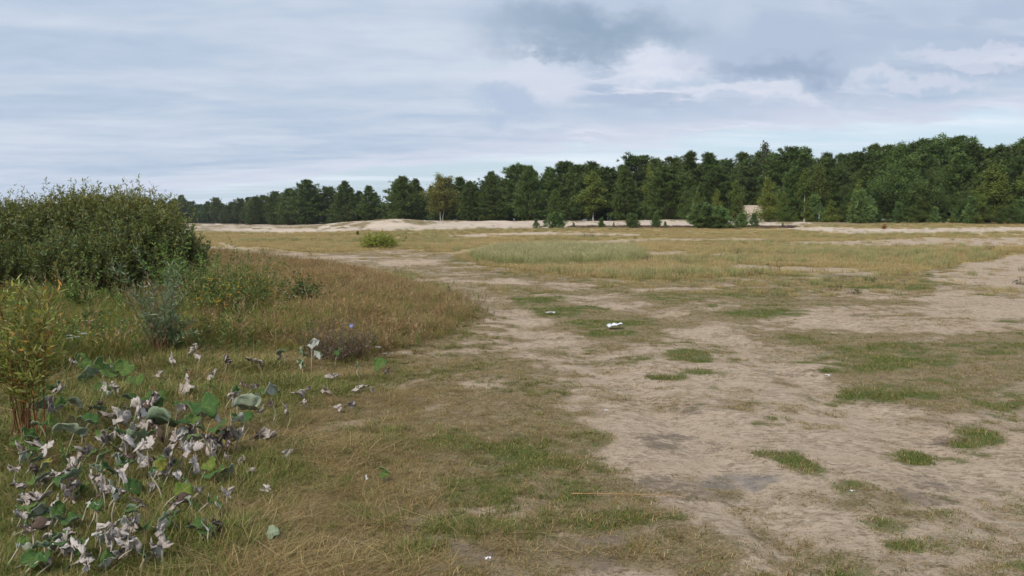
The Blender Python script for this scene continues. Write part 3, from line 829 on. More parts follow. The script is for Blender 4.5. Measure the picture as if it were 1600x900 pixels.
def broadleaf(seed, h=10.0, base=.15, W=1.8, nleaf=9000, L=.23, shape='birch', trunks=1, cols=((.10, .14, .03), (.155, .19, .038)), droop=.9, bark=None, thick=.009):
    g = np.random.default_rng(seed)
    tr, br_, cr = Acc(), Acc(), Acc()
    tips, dirs = [], []
    for q in range(trunks):
        az = q * 6.28 / trunks + g.random()
        sp = (0 if trunks == 1 else .10 * h)
        zz = np.linspace(0, h * .97, 12)
        t = zz / h
        wob = np.cumsum(g.normal(size=(12, 2)) * .02 * h / 10, 0)
        path = np.stack([math.cos(az) * sp * (t * 1.0 + .15) + wob[:, 0], math.sin(az) * sp * (t * 1.0 + .15) + wob[:, 1], zz], 1)
        path[0, 2] = -.2
        tr.add(*tube(path, thick * h * (1 - t) ** .8 + .010, 7))
        nbr = int(34 / trunks ** .5)
        for b in range(nbr):
            tb = base + (1 - base) * (b + g.random()) / nbr
            if tb > .97: continue
            tt = (tb - base) / (1 - base)
            if shape == 'birch': R = W * (min(1, (tt + .12) / .35)) ** .7 * (1 - tt ** 1.6) ** .8
            elif shape == 'cone': R = W * (1.05 - tt) ** .9
            else: R = W * (min(1, (tt + .3) / .5)) ** .6 * (1 - tt ** 2.2) ** .7
            Lb = R * (.6 + .55 * g.random()) / (1 if trunks == 1 else 1.25)
            a = g.random() * 6.28
            p0 = np.array([np.interp(tb * h, path[:, 2], path[:, k]) for k in (0, 1)] + [tb * h])
            d = np.array([math.cos(a), math.sin(a), 0])
            s = np.linspace(0, 1, 5)
            up = .75 if shape != 'bush' else .5
            bp = p0 + d * (Lb * s)[:, None] + np.array([0, 0, 1]) * (Lb * (up * s - .45 * droop * s * s))[:, None]
            br_.add(*tube(bp, (.004 * h / 10 + .006 * Lb) * (1.05 - s), 4))
            m = max(3, int(Lb * 9))
            for e in range(m):
                se = .2 + .8 * g.random()
                pb = np.array([np.interp(se, s, bp[:, k]) for k in range(3)])
                tips.append(pb + g.normal(size=3) * .22 * Lb * np.array([1, 1, .6])); dirs.append(d)
    tips, dirs = np.array(tips), np.array(dirs)
    pick = g.integers(0, len(tips), nleaf)
    lo = tips[pick] + g.normal(size=(nleaf, 3)) * np.array([.20, .20, .26]) * h / 10 * 1.15
    lo[:, 2] -= droop * .28 * g.random(nleaf) * h / 10
    lo[:, 2] = np.maximum(lo[:, 2], .05)
    ax = unit(dirs[pick] * .5 + np.array([0, 0, -droop]) + .01)
    u = g.random(nleaf)[:, None]; clump = (.7 + .6 * g.random(len(tips)))[pick][:, None]
    c = (np.array(cols[0]) * (1 - u) + np.array(cols[1]) * u) * clump
    v, f, cc = leaves(g, lo, ax, L, L * .75, c, .9)
    cr.add(v, f, cc)
    return tr.mesh('tree_trunk', bark or M_BIRCHBARK, True), cr.mesh('tree_crown', M_BIRCHLEAF), br_.mesh('tree_branches', M_TWIG, True)

PROTO = {
    'pine': [pine(30, W=3.3, base=.05), pine(31, W=3.7, base=.04), pine(32, W=3.2, shape='flat', base=.08), pine(33, W=3.5, base=.06)],
    'tallpine': [pine(34, W=2.8, base=.2, shape='flat'), pine(35, W=2.5, base=.15, shape='cone'), pine(36, W=2.9, base=.22, shape='flat'), pine(37, W=2.7, base=.12, shape='cone')],
    'lightpine': [pine(38, W=3.3, base=.02, shape='cone', col=(.092, .13, .03)), pine(39, W=2.9, base=.02, col=(.09, .13, .03))],
    'youngpine': [pine(40, h=2.0, base=.05, W=.75, shape='cone', whorl=.2, L=.17, nb=16, cl=11, col=(.12, .185, .055)), pine(41, h=2.0, base=.03, W=.95, shape='round', whorl=.2, L=.17, nb=16, cl=11, col=(.115, .18, .052)), pine(42, h=2.0, base=.04, W=.6, shape='cone', whorl=.26, L=.16, nb=14, cl=9, col=(.12, .19, .055))],
    'birch': [broadleaf(50, W=2.0, nleaf=5500, base=.28, thick=.012), broadleaf(51, W=2.0, cols=((.105, .14, .028), (.155, .185, .036))), broadleaf(52, W=1.7, base=.3, nleaf=4800, thick=.012)],
    'yellowbirch': [broadleaf(53, W=3.4, trunks=3, base=.2, nleaf=11000, cols=((.14, .155, .036), (.225, .21, .055)))],
    'conebirch': [broadleaf(54, W=2.6, shape='cone', base=.02, cols=((.125, .16, .03), (.195, .22, .042)), droop=.3, bark=M_TWIG), broadleaf(55, W=2.9, shape='cone', base=.02, droop=.3, bark=M_TWIG)],
    'greenbroad': [broadleaf(56, W=4.2, shape='cone', base=.02, nleaf=26000, L=.18, cols=((.075, .115, .03), (.125, .165, .042)), droop=.3, thick=.012, bark=M_TWIG), broadleaf(57, W=3.6, shape='bush', base=.02, nleaf=19000, L=.18, cols=((.078, .12, .03), (.125, .165, .04)), droop=.3, bark=M_TWIG)],
    'wispbirch': [broadleaf(58, W=1.2, base=.5, nleaf=1500, cols=((.085, .10, .045), (.12, .14, .06)))],
}
def tree(kind, var, px, ytop, Y, wid, label, name=None, group=None, cat='tree', hmin=None):
    if 1152 < px < 1193 and kind in ('pine', 'tallpine') and Y < 162: Y = 162 + (px * 7) % 8   # keeps the sandy gap open
    x, z = at_depth(px, Y)
    topz = CAMH + (HOR - ytop) / FPX * Y
    h = max(topz - z, hmin or .4)
    parts = PROTO[kind][var % len(PROTO[kind])]
    tm, cm = parts[:2]
    h0 = 2.0 if kind == 'youngpine' else 10.0
    s = h / h0
    nm = name or {'pine': 'pine_tree', 'tallpine': 'pine_tree', 'lightpine': 'pine_tree', 'youngpine': 'young_pine', 'birch': 'birch_tree', 'yellowbirch': 'birch_tree', 'conebirch': 'birch_tree', 'greenbroad': 'leafy_tree', 'wispbirch': 'birch_tree'}[kind]
    root = empty(nm, (x, Y, z - .03), (px * 1.7 + Y) % 6.28, (s * wid, s * wid, s))
    tag(root, label, cat, group)
    obj('trunk', tm, root); obj('crown', cm, root)
    if len(parts) > 2: obj('branches', parts[2], root)['kind'] = 'stuff'
    return root

FRONT = [  # kind, variant, px, top y, distance, width, label
    ('pine', 0, 287, 306, 430, 1.3, 'bluish far pine just right of the willow bush top'),
    ('pine', 1, 402, 308, 262, 1.25, 'low broad pine left of the tall round pine on the left skyline'),
    ('pine', 2, 432, 302, 246, 1.0, 'pine with a ragged pale top left of the tall round pine'),
    ('pine', 3, 452, 296, 232, .95, 'narrow pine touching the left side of the tall round pine'),
    ('pine', 1, 482, 282, 212, 1.25, 'tall round-topped dark pine, highest on the left skyline'),
    ('pine', 0, 540, 285, 192, 1.15, 'pointed pine right of the tall round pine, broad skirt'),
    ('tallpine', 3, 577, 291, 188, 1.3, 'slim pointed pine left of the gap before the dense pine'),
    ('pine', 3, 630, 277, 165, 1.25, 'dense dark pine directly left of the yellowing birch'),
    ('yellowbirch', 0, 690, 272, 150, 1.4, 'yellowing birch with leaning white trunks above the sand dune'),
    ('lightpine', 1, 735, 284, 146, 1.1, 'lighter green pine directly right of the yellowing birch'),
    ('lightpine', 0, 768, 276, 144, 1.2, 'broad lighter pine behind the highest sand dune crest'),
    ('pine', 0, 830, 262, 142, 1.0, 'dark pine at the left end of the higher skyline'),
    ('lightpine', 1, 868, 296, 134, 1.0, 'small grey-green pine standing before the dark wood, behind the bushy young pine'),
    ('birch', 1, 926, 268, 136, 1.6, 'yellow-green birch with drooping crown in the middle of the wood'),
    ('lightpine', 0, 975, 262, 134, 1.1, 'light green pine right of the drooping yellow-green birch'),
    ('conebirch', 0, 1012, 258, 136, .7, 'slim yellow-green birch top between two pines near the middle'),
    ('pine', 2, 1042, 264, 122, 1.25, 'pine with a bare reddish lower trunk at the wood edge'),
    ('greenbroad', 1, 1072, 297, 118, .9, 'grey-green leafy tree right of the red-trunked pine'),
    ('conebirch', 1, 1088, 298, 112, .85, 'yellowish young birch left of the birch pair by the sandy gap'),
    ('conebirch', 0, 1118, 296, 110, 1.0, 'soft green young birch left of the tallest birch by the sandy gap'),
    ('conebirch', 1, 1146, 282, 110, 1.05, 'tallest young birch on the left side of the sandy gap'),
    ('conebirch', 0, 1197, 276, 112, 1.0, 'conical yellow-green birch on the right side of the sandy gap'),
    ('conebirch', 1, 1222, 299, 110, .85, 'shorter birch touching the right side of the conical birch'),
    ('birch', 2, 1254, 264, 112, 1.0, 'birch with a thin white trunk, left one of the white-trunked pair'),
    ('birch', 0, 1277, 254, 114, 1.15, 'birch with a long white trunk, right one of the white-trunked pair'),
    ('greenbroad', 1, 1318, 288, 114, .85, 'rounded green tree between white-trunked birches and broad tree'),
    ('conebirch', 0, 1338, 280, 112, .85, 'light green birch at the left foot of the broad leafy tree'),
    ('greenbroad', 0, 1402, 226, 112, 1.12, 'very broad conical leafy tree, widest at the wood edge'),
    ('greenbroad', 1, 1445, 262, 110, .95, 'yellow-green leafy tree against the right flank of the broad tree'),
    ('greenbroad', 1, 1502, 298, 108, 1.15, 'low round green tree between the broad tree and the right birch'),
    ('birch', 1, 1545, 256, 108, 1.55, 'wide-crowned birch with two pale stems near the right edge'),
    ('conebirch', 1, 1596, 262, 106, 1.1, 'leafy green tree cut by the right edge of the picture'),
    ('wispbirch', 0, 1193, 221, 150, 1.0, 'thin wispy treetop standing above the pine skyline'),
]
for i, (k, vr, px, yt, Y, wd, lb) in enumerate(FRONT): tree(k, vr, px, yt, Y, wd, lb, group='trees at the edge of the wood')

SKX = [270, 285, 310, 335, 360, 385, 410, 440, 470, 500, 520, 555, 585, 605, 625, 660, 700, 735, 765, 790, 815, 850, 875, 900, 930, 945, 965, 985, 1015, 1030, 1050, 1070, 1090, 1120, 1150, 1175, 1200, 1235, 1260, 1280, 1300, 1320, 1345, 1380, 1410, 1435, 1465, 1490, 1505, 1530, 1560, 1580, 1597, 1640, 1720]
SKY_ = [312, 308, 318, 313, 316, 312, 309, 302, 290, 292, 300, 298, 300, 308, 284, 278, 280, 276, 272, 275, 262, 253, 254, 256, 259, 252, 258, 252, 243, 252, 250, 241, 237, 246, 240, 241, 238, 233, 234, 242, 227, 238, 232, 220, 232, 220, 213, 224, 222, 236, 238, 232, 213, 222, 220]
EDX, EDY = [0, 300, 400, 480, 560, 690, 760, 900, 1040, 1200, 1600, 1800], [440, 420, 275, 220, 192, 160, 150, 142, 132, 124, 116, 112]
SHORT = ['bluish far pine', 'low broad left pine', 'ragged pale-topped pine', 'narrow left pine', 'tall round left pine', 'broad-skirted pointed pine', 'slim pointed pine', 'dense pine by the yellowing birch', 'yellowing birch',
         'light pine by the yellowing birch', 'broad pine behind the dune crest', 'first dark higher pine', 'small grey-green pine', 'drooping yellow-green birch', 'light pine by the drooping birch', 'slim yellow-green birch top',
         'red-trunked pine', 'grey-green leafy tree', 'yellowish birch by the sandy gap', 'soft green birch', 'tallest birch by the sandy gap', 'conical birch by the sandy gap', 'short birch right of the conical one',
         'left white-trunked birch', 'right white-trunked birch', 'rounded tree by the white trunks', 'light birch left of the broad tree', 'very broad leafy tree', 'yellow-green tree by the broad one', 'low round tree', 'two-stemmed right birch', 'leafy tree at the right edge']
ORD = ['first', 'second', 'third', 'fourth', 'fifth', 'sixth', 'seventh', 'eighth', 'ninth', 'tenth', 'eleventh', 'twelfth', 'thirteenth', 'fourteenth', 'fifteenth', 'sixteenth', 'seventeenth', 'eighteenth']
_cnt = {}
def near(px, what):
    """label by the nearest named front tree, counted from the left"""
    if px > 1615:
        k = (what, 'off'); _cnt[k] = _cnt.get(k, -1) + 1
        return '%s beyond the right edge, %s from the left there' % (what, ORD[_cnt[k]])
    i = int(np.argmin([abs(px - f[2]) for f in FRONT[:32]]))
    k = (what, i); _cnt[k] = _cnt.get(k, -1) + 1
    return '%s the %s, %s from left' % (what, SHORT[i], ORD[_cnt[k]])
gr = np.random.default_rng(11)
# skyline row, then a deeper row, then middle-height fill at the edge
px = 292.0
while px < 1700:
    Y = np.interp(px, EDX, EDY) + 6 + gr.random() * 14
    yt = np.interp(px, SKX, SKY_) + gr.normal() * 2 + (0 if gr.random() < .65 else 8 + 8 * gr.random())
    tree('tallpine' if gr.random() < .75 else 'pine', gr.integers(0, 4), px, yt, Y, 1.12 + .4 * gr.random(), near(px, 'dark skyline pine above'), group='dark skyline pines')
    px += (20 + 9 * gr.random()) * (150 / Y) ** .7
px = 300.0
while px < 1700:
    Y = np.interp(px, EDX, EDY) + 26 + gr.random() * 25
    yt = np.interp(px, SKX, SKY_) + 6 + gr.random() * 14
    tree('pine', gr.integers(0, 4), px, yt, Y, 1.0 + .35 * gr.random(), near(px, 'dark pine deep behind'), group='dark pines deeper in the wood')
    px += (32 + 12 * gr.random()) * (150 / Y) ** .7
px = 395.0
while px < 1690:
    Y = np.interp(px, EDX, EDY) - 1 + gr.random() * 6
    yt = np.interp(px, SKX, SKY_) + 14 + gr.random() * 26
    tree('pine', gr.integers(0, 4), px, yt, Y, 1.0 + .3 * gr.random(), near(px, 'middle-height dark pine beside'), group='pines filling the wood edge')
    px += (40 + 18 * gr.random()) * (150 / Y) ** .7
# far row on the left behind the willow bush
for q in range(16):
    px = 262 + q * 9 + gr.normal() * 2
    Y = 400 + gr.random() * 60 - max(0, px - 340) * 1.2
    tree('pine', q, px, np.interp(px, SKX, SKY_) + 2 + gr.random() * 8, Y, 1.2 + .4 * gr.random(), 'bluish pine in the distant low row, %s right of the willow bush' % ORD[q], group='distant pines at far left')
# undergrowth along the foot of the wood
low = np.random.default_rng(5)
for q in range(30):
    px = 1205 + q * 13.5 + low.normal() * 4
    yt = 306 + 24 * low.random() + 6 * math.sin(q)
    kd = ['conebirch', 'youngpine', 'greenbroad', 'conebirch', 'greenbroad'][int(low.integers(0, 5))]
    Y = np.interp(px, EDX, EDY) - 14 + low.random() * 4
    tree(kd, int(low.integers(0, 3)), px, yt, Y, 1.25 if kd != 'youngpine' else 1.1, near(px, 'low leafy sapling below' if kd != 'youngpine' else 'low pine sapling below'),
         name='sapling' if kd != 'youngpine' else 'pine_sapling', group='saplings along the right wood edge')
px = 400.0
while px < 1060:
    Y = np.interp(px, EDX, EDY) - 2 + low.random() * 10
    yt = 336 - 14 * low.random() - max(0, 560 - px) * -.02
    kd = 'lightpine' if low.random() < .5 else 'greenbroad'
    tree(kd, int(low.integers(0, 2)), px, yt, Y, 2.0, near(px, 'dark low tree under'), name='undergrowth_tree', group='undergrowth in the shade of the wood', hmin=1.6)
    px += 11 + 8 * low.random()

YP = [  # variant, px, top y, base y, width, label
    (2, 838, 343, 357, 1.5, 'scraggy low young pine at the left end of the row on the sand'),
    (1, 868, 334, 357, 1.6, 'large bushy young pine, second from the left on the sand'),
    (2, 896, 348, 356, 1.3, 'small round pine seedling right of the large bushy young pine'),
    (0, 939, 341, 356, 1.1, 'single conical young pine on the sand below the birch'),
    (2, 958, 347, 356, .8, 'tiny thin pine seedling right of the single conical pine'),
    (1, 987, 335, 356, 1.25, 'bushy young pine with a yellowish left side on the sand'),
    (0, 1024, 332, 356, .9, 'upright bluish young pine left of the red-trunked pine'),
    (2, 1038, 346, 356, 1.2, 'low seedling pine in front of the red-trunked pine'),
    (1, 1098, 320, 357, 1.7, 'dense low dark pine bush below the young birches'),
    (1, 1124, 326, 357, 1.4, 'right half of the dense pine thicket below the young birches'),
    (0, 1157, 334, 357, 1.25, 'spiky young pine at the left foot of the sandy gap'),
    (2, 1176, 334, 356, 1.4, 'open-branched young pine in front of the bare sandy gap'),
    (2, 1221, 348, 355, 1.3, 'lone tiny pine seedling right of the sandy gap'),
]
for (vr, px, yt, yb, wd, lb) in YP:
    p = ground_at(px, yb)
    tree('youngpine', vr, px, yt, float(p[1]), wd, lb, group='young pines on the sand before the wood')
tree('youngpine', 0, 1340, 300, 105, 1.0, 'pointed young pine before the broad leafy tree', group='young pines on the sand before the wood')
tree('youngpine', 1, 560, 362, float(ground_at(560, 368)[1]), 1.0, 'tiny dark pine seedling left of the yellow-green shrub')

# ------------------------------------------------------------------ shrubs and weeds built shoot by shoot
def shoots(g, base, dirs, lens, per, L, wd, colf, bend=.25, stem=.006, stem_mat=None, start=.2, sides=3, jit=.35, ang=.7):
    """leafy shoots; returns (leaf verts, faces, cols), stem Acc"""
    st = Acc(); P_, A_, C_ = [], [], []
    for i in range(len(base)):
        d = unit(np.array(dirs[i])); l = lens[i]
        bd = g.normal(size=3) * bend; s = np.linspace(0, 1, 4)
        path = base[i] + d * (l * s)[:, None] + (bd * l)[None] * (s ** 2)[:, None]
        st.add(*tube(path, stem * (1.1 - s) * (.6 + .6 * min(l, 1.5)), sides))
        m = max(3, int(per * l))
        sv = start + (1 - start) * np.sort(g.random(m))
        pos = np.stack([np.interp(sv, s, path[:, k]) for k in range(3)], 1)
        az = np.arange(m) * 2.4 + g.random() * 6
        a = unit(np.cross(d, [0.3, .5, .1])); b = np.cross(d, a)
        ax = d * (1 - ang) + ang * (a * np.cos(az)[:, None] + b * np.sin(az)[:, None])
        P_.append(pos); A_.append(ax); C_.append(colf(g, pos, sv))
    P_, A_, C_ = np.concatenate(P_), np.concatenate(A_), np.concatenate(C_)
    return leaves(g, P_, unit(A_), L, wd, C_, jit), st

def willow_bush(seed, loc, lobes, nsh, label, colf, per=42, name='willow_bush'):
    """big bush: lobes are (x, y, z, rx, ry, rz) about loc; shoots grow outward and upward from them"""
    g = np.random.default_rng(seed)
    B, Dv, Ln = [], [], []
    vol = np.array([l[3] * l[5] for l in lobes]); vol = vol / vol.sum()
    for l, fr in zip(lobes, vol):
        n = int(nsh * fr)
        u = unit(g.normal(size=(n, 3)))
        u[:, 2] = np.where(u[:, 2] < -.35, -u[:, 2], u[:, 2])
        q = (.30 + .58 * g.random((n, 1)) ** .5) * (1 + .17 * np.sin(5 * u[:, :1] * 3 + 4 * u[:, 1:2] * 2 + 3 * u[:, 2:3]))
        p = np.array(l[:3]) + u * np.array(l[3:]) * q
        B.append(p); Dv.append(u * .42 + np.array([0, 0, .9]) + .28 * g.normal(size=(n, 3)))
        Ln.append(.26 + .36 * g.random(n) ** 1.3 + .2 * (g.random(n) < .04) * np.clip(u[:, 2], 0, 1))
    B, Dv, Ln = np.concatenate(B), np.concatenate(Dv), np.concatenate(Ln)
    k = B[:, 2] > .02
    (v, f, c), st = shoots(g, B[k], Dv[k], Ln[k], per, .08, .021, colf, .2, .004, ang=.5)
    root = empty(name, loc); tag(root, label, 'bush')
    obj('foliage', mk_mesh('willow_foliage', v, f, M_WILLOW, c), root)
    for q in range(26):   # main stems fanning out from the root
        l = lobes[q % len(lobes)]
        a = g.random() * 6.28; tp = np.array(l[:3]) + np.array([math.cos(a) * l[3] * .6, math.sin(a) * l[4] * .6, l[5] * .55 * g.random()])
        b0 = np.array([l[0] * .8 + g.normal() * .2, l[1] * .8 + g.normal() * .2, -.1])
        s = np.linspace(0, 1, 5)[:, None]
        st.add(*tube(b0 * (1 - s) + tp * s + np.array([0, 0, .3]) * s * (1 - s), .03 * (1.15 - s[:, 0]), 5))
    obj('branches', st.mesh('willow_branches', M_TWIG), root)['kind'] = 'stuff'
    return root

def willow_cols(g, pos, sv):
    n = len(pos); u = g.random(n)
    c = np.where((u < .55)[:, None], (.125, .175, .042), np.where((u < .85)[:, None], (.185, .235, .115), (.26, .23, .05)))
    yel = sstep(pos[:, 2] + .5 * vnoise(pos[:, 0] * 1.3 + 7, pos[:, 1] * 1.3 + pos[:, 2] * 1.5, 3), 1.7, 2.4)[:, None]
    c = c * (1 - .3 * yel) + np.array([.30, .27, .06]) * .3 * yel
    return c * (.7 + .6 * g.random((n, 1)))

bush_loc = ground_at(150, 478)
X0 = bush_loc[0]; Y0 = bush_loc[1] + 2.2
s_ = Y0 / FPX   # metres per photo pixel at the bush
def bl(px, pyc, rx, ry, dy=0.0, ryd=None):
    """lobe from its outline in the photo"""
    zc = CAMH + (HOR - pyc) * s_
    return ((px - 800) * s_ - X0, dy, zc, rx * s_, ryd or rx * s_ * .8, ry * s_)
lobes = [bl(200, 405, 90, 74, 0), bl(110, 402, 95, 78, .3), bl(20, 412, 100, 78, 0), bl(255, 410, 54, 56, -.2), bl(110, 365, 52, 44, .4), bl(165, 366, 55, 44, .5), bl(225, 368, 46, 42, .4), bl(-60, 412, 95, 76, .2),
         bl(60, 450, 110, 52, -.4), bl(165, 452, 95, 48, -.7), bl(292, 426, 28, 40, .2), bl(35, 378, 60, 40, .3), bl(265, 452, 42, 38, -.6), bl(140, 430, 45, 44, -1.2), bl(40, 435, 50, 46, -1.1), bl(215, 428, 38, 44, -1.0)]
willow_bush(61, (X0, Y0, bush_loc[2]), lobes, 11500, 'large rounded grey-green willow bush filling the left side of the meadow', willow_cols)

# --- smaller willows, weeds and shrubs, each its own thing
def leafy_thing(seed, name, label, cat, loc, base, dirs, lens, per, L, wd, colf, mat, stem_mat, group=None, flowers=None, **kw):
    g = np.random.default_rng(seed)
    (v, f, c), st = shoots(g, np.array(base, float), np.array(dirs, float), lens, per, L, wd, colf, **kw)
    root = empty(name, loc); tag(root, label, cat, group)
    obj('stems', st.mesh(name + '_stems', stem_mat), root)
    obj('foliage', mk_mesh(name + '_foliage', v, f, mat, c), root)
    return root, g
def pal_fn(*entries):
    ws = np.array([e[0] for e in entries]); ws = ws / ws.sum(); cs = np.array([e[1] for e in entries])
    return lambda g, pos, sv: cs[g.choice(len(cs), len(pos), p=ws)] * (.7 + .6 * g.random((len(pos), 1)))

def fan(g, n, spread, l0, l1, r=.05):
    a = g.random(n) * 6.28; t = spread * g.random(n) ** .8
    d = np.stack([np.cos(a) * np.sin(t), np.sin(a) * np.sin(t), np.cos(t)], 1)
    b = np.stack([np.cos(a) * r * g.random(n), np.sin(a) * r * g.random(n), np.zeros(n) - .03], 1)
    return b, d, l0 + (l1 - l0) * g.random(n)

# front-left willow sapling: long curved reddish stems, side shoots with narrow green-yellow leaves
def front_willow():
    g = np.random.default_rng(70)
    loc = ground_at(50, 696)
    sc = loc[1] / FPX
    root = empty('willow_sapling', loc); tag(root, 'yellowing willow sapling with reddish stems at the left edge of the picture', 'sapling')
    st = Acc(); B, Dv, Ln = [], [], []
    tips = [(68, 475), (88, 490), (42, 500), (8, 500), (25, 560), (-30, 500), (-20, 560), (95, 560), (60, 540), (-60, 520), (78, 580), (0, 530), (35, 470), (20, 478), (55, 485), (75, 520), (-45, 480), (98, 520), (15, 590), (45, 600)]
    for (tx, ty) in tips:
        tp = np.array([(tx - 50) * sc, g.normal() * .16, (714 - ty) * sc])
        b0 = np.array([g.normal() * .07 + tp[0] * .25, g.normal() * .06, -.03])
        s = np.linspace(0, 1, 8)[:, None]
        path = b0 * (1 - s) + tp * s + np.array([tp[0] * -.18, 0, .0]) * np.sin(s * math.pi) + np.cumsum(g.normal(size=(8, 3)) * .008, 0)
        st.add(*tube(path, .0052 * (1.15 - s[:, 0]), 5))
        n = int(6 + 9 * np.linalg.norm(tp))
        for q in range(n):
            sq = .38 + .62 * g.random()
            p = np.array([np.interp(sq, s[:, 0], path[:, k]) for k in range(3)])
            a = g.random() * 6.28
            B.append(p); Dv.append([math.cos(a) * .6, math.sin(a) * .6, .8]); Ln.append(.10 + .20 * g.random() * (1.3 - sq))
        B.append(path[-1] * .9); Dv.append(tp - path[-3]); Ln.append(.16)
    cf = pal_fn((5, (.24, .26, .05)), (3, (.16, .21, .05)), (2.5, (.34, .35, .12)), (.7, (.46, .25, .05)), (.6, (.38, .34, .08)))
    (v, f, c), s2 = shoots(g, np.array(B), np.array(Dv), Ln, 55, .075, .015, cf, .15, .003, start=.1, ang=.5)
    obj('stems', st.mesh('willow_sapling_stems', M_REDTWIG), root)
    obj('side_shoots', s2.mesh('willow_sapling_shoots', M_REDTWIG), root)
    obj('foliage', mk_mesh('willow_sapling_leaves', v, f, M_WILLOW, c), root)
front_willow()

def shrub(seed, name, label, px, ybase, n, spread, hpx, per, L, wd, cf, cat='weed', mat=None, smat=None, r=.06, group=None, hmin=.55, **kw):
    g = np.random.default_rng(seed)
    loc = ground_at(px, ybase)
    h = hpx * loc[1] / FPX
    b, d, l = fan(g, n, spread, h * hmin, h, r)
    return leafy_thing(seed, name, label, cat, loc, b, d, l, per, L, wd, cf, mat or M_WEED, smat or M_TWIG, group, **kw)

greygreen = pal_fn((3, (.17, .215, .12)), (3, (.12, .17, .07)), (1.5, (.27, .30, .19)))
weedgreen = pal_fn((4, (.10, .15, .04)), (3, (.15, .20, .06)), (1, (.21, .22, .05)))
bright = pal_fn((4, (.12, .19, .04)), (3, (.17, .24, .055)))
shrub(71, 'willow_sapling', 'slender grey-green willow sapling in front of the big willow bush', 255, 562, 26, .40, 155, 70, .085, .013, greygreen, 'sapling', M_WILLOW, M_TWIG, .10, start=.3, ang=.55, stem=.009)
shrub(72, 'willow_sapling', 'bright green shoot clump at the foot of the big willow bush', 125, 492, 26, .35, 80, 60, .07, .025, bright, 'sapling', M_WEED, M_TWIG, .12)
shrub(73, 'willow_sapling', 'bright green shoots under the right end of the big willow bush', 262, 484, 24, .3, 100, 60, .07, .03, bright, 'sapling', M_WEED, M_TWIG, .15)
shrub(74, 'willow_sapling', 'green shoots at the outermost right foot of the big willow bush', 297, 480, 22, .35, 88, 60, .07, .03, bright, 'sapling', M_WEED, M_TWIG, .15)

def flower_heads(g, root, stems, n, size, col, name='flowers'):
    v = []
    for q in range(n):
        c = stems[int(g.integers(0, len(stems)))] + g.normal(size=3) * .04
        for e in range(5):
            a = e * 1.257 + g.random(); t = g.normal(size=3) * .25
            d1 = np.array([math.cos(a), math.sin(a), .3]) + t; d2 = np.array([math.cos(a + 1.1), math.sin(a + 1.1), .3]) + t
            v.append(np.stack([c, c + d1 * size, c + d2 * size]))
    v = np.concatenate(v)
    obj(name, mk_mesh(name, v, np.arange(len(v)).reshape(-1, 3), M_WEED, np.repeat((np.array(col) * (.7 + .5 * g.random((len(v) // 3, 1)))), 3, 0)), root)

WEEDS = [
    (330, 500, 14, .32, 72, 'tall leafy green weed right of the willow bush, no flowers', 0),
    (347, 512, 12, .35, 66, 'tall weed with yellow flower heads left of the others', 26),
    (368, 498, 14, .34, 70, 'tall pale-topped green weed between the yellow-flowered ones', 5),
    (388, 502, 14, .38, 66, 'bushy yellow-flowered weed in the middle of the tall weeds', 24),
    (408, 494, 12, .30, 62, 'tall green weed at the right end of the tall weeds', 4),
    (428, 492, 9, .35, 40, 'short yellowish weed right of the tall weeds', 8),
    (300, 508, 10, .4, 42, 'low yellow-flowered weed below the right end of the willow bush', 12),
]
for i, (px, yb, n, sp, hp, lb, nf) in enumerate(WEEDS):
    root, g = shrub(80 + i, 'flowering_weed', lb, px, yb, n * 3, sp, hp * 1.3, 60, .07, .016, weedgreen, 'weed', r=.22, group='tall weeds in the meadow', stem=.005, ang=.5)
    if nf:
        hh = hp * root.location[1] / FPX
        tips = [np.array([g.normal() * .18, g.normal() * .18, hh * (.5 + .65 * g.random())]) for q in range(30)]
        flower_heads(g, root, tips, nf * 3, .018, (.62, .38, .02))
shrub(90, 'dark_shrub', 'small dark green shrub alone in the rusty meadow grass', 467, 484, 60, .8, 48, 70, .055, .03, pal_fn((3, (.055, .09, .03)), (2, (.09, .13, .04))), 'shrub', r=.10)
shrub(91, 'dark_shrub', 'low dark green weed left of the small dark shrub', 405, 490, 12, .7, 24, 60, .05, .024, pal_fn((3, (.06, .095, .03)), (2, (.07, .10, .03))), 'shrub', r=.08)
drycol = pal_fn((4, (.15, .118, .085)), (2, (.23, .185, .135)), (1, (.09, .075, .05)))
for q, (px, yb, n, sp, hp, lb) in enumerate([
    (525, 566, 75, .85, 80, 'withered grey-brown branching weed at the meadow edge'),
    (496, 562, 55, .6, 66, 'left half of the withered grey-brown weed clump'),
    (560, 562, 45, .6, 66, 'right outlier of the withered grey-brown weed clump')]):
    shrub(92 + q, 'withered_weed', lb, px, yb, n, sp, hp, 100, .020, .008, drycol, 'weed', M_WEED, M_TWIG, .12, group='withered grey weeds', stem=.004, ang=.8, start=.2)
def chicory():
    loc = ground_at(546, 556); g = np.random.default_rng(99)
    root = empty('blue_flower', loc); tag(root, 'single pale blue flower above the withered grey weed', 'flower')
    h = 50 * loc[1] / FPX
    st = Acc(); s = np.linspace(0, 1, 5)
    st.add(*tube(np.stack([.03 * s ** 2, 0 * s, h * s - .02], 1), .003 * (1.2 - s), 4))
    obj('stem', st.mesh('flower_stem', M_TWIG), root)
    a = np.arange(14) / 14 * 6.283; c = np.array([.03, 0, h - .02])
    v = []
    for q in a:
        d = np.array([math.cos(q), -.5, math.sin(q)]); e = np.array([-math.sin(q), 0, math.cos(q)])
        v.append(np.stack([c, c + d * .022 + e * .005, c + d * .025, c + d * .022 - e * .005]))
    v = np.concatenate(v)
    obj('petals', mk_mesh('flower_petals', v, np.arange(len(v)).reshape(-1, 4), M_WEED, np.tile((.30, .40, .70), (len(v), 1))), root)
chicory()
yg = pal_fn((4, (.23, .26, .04)), (3, (.31, .33, .055)), (1, (.15, .19, .04)))
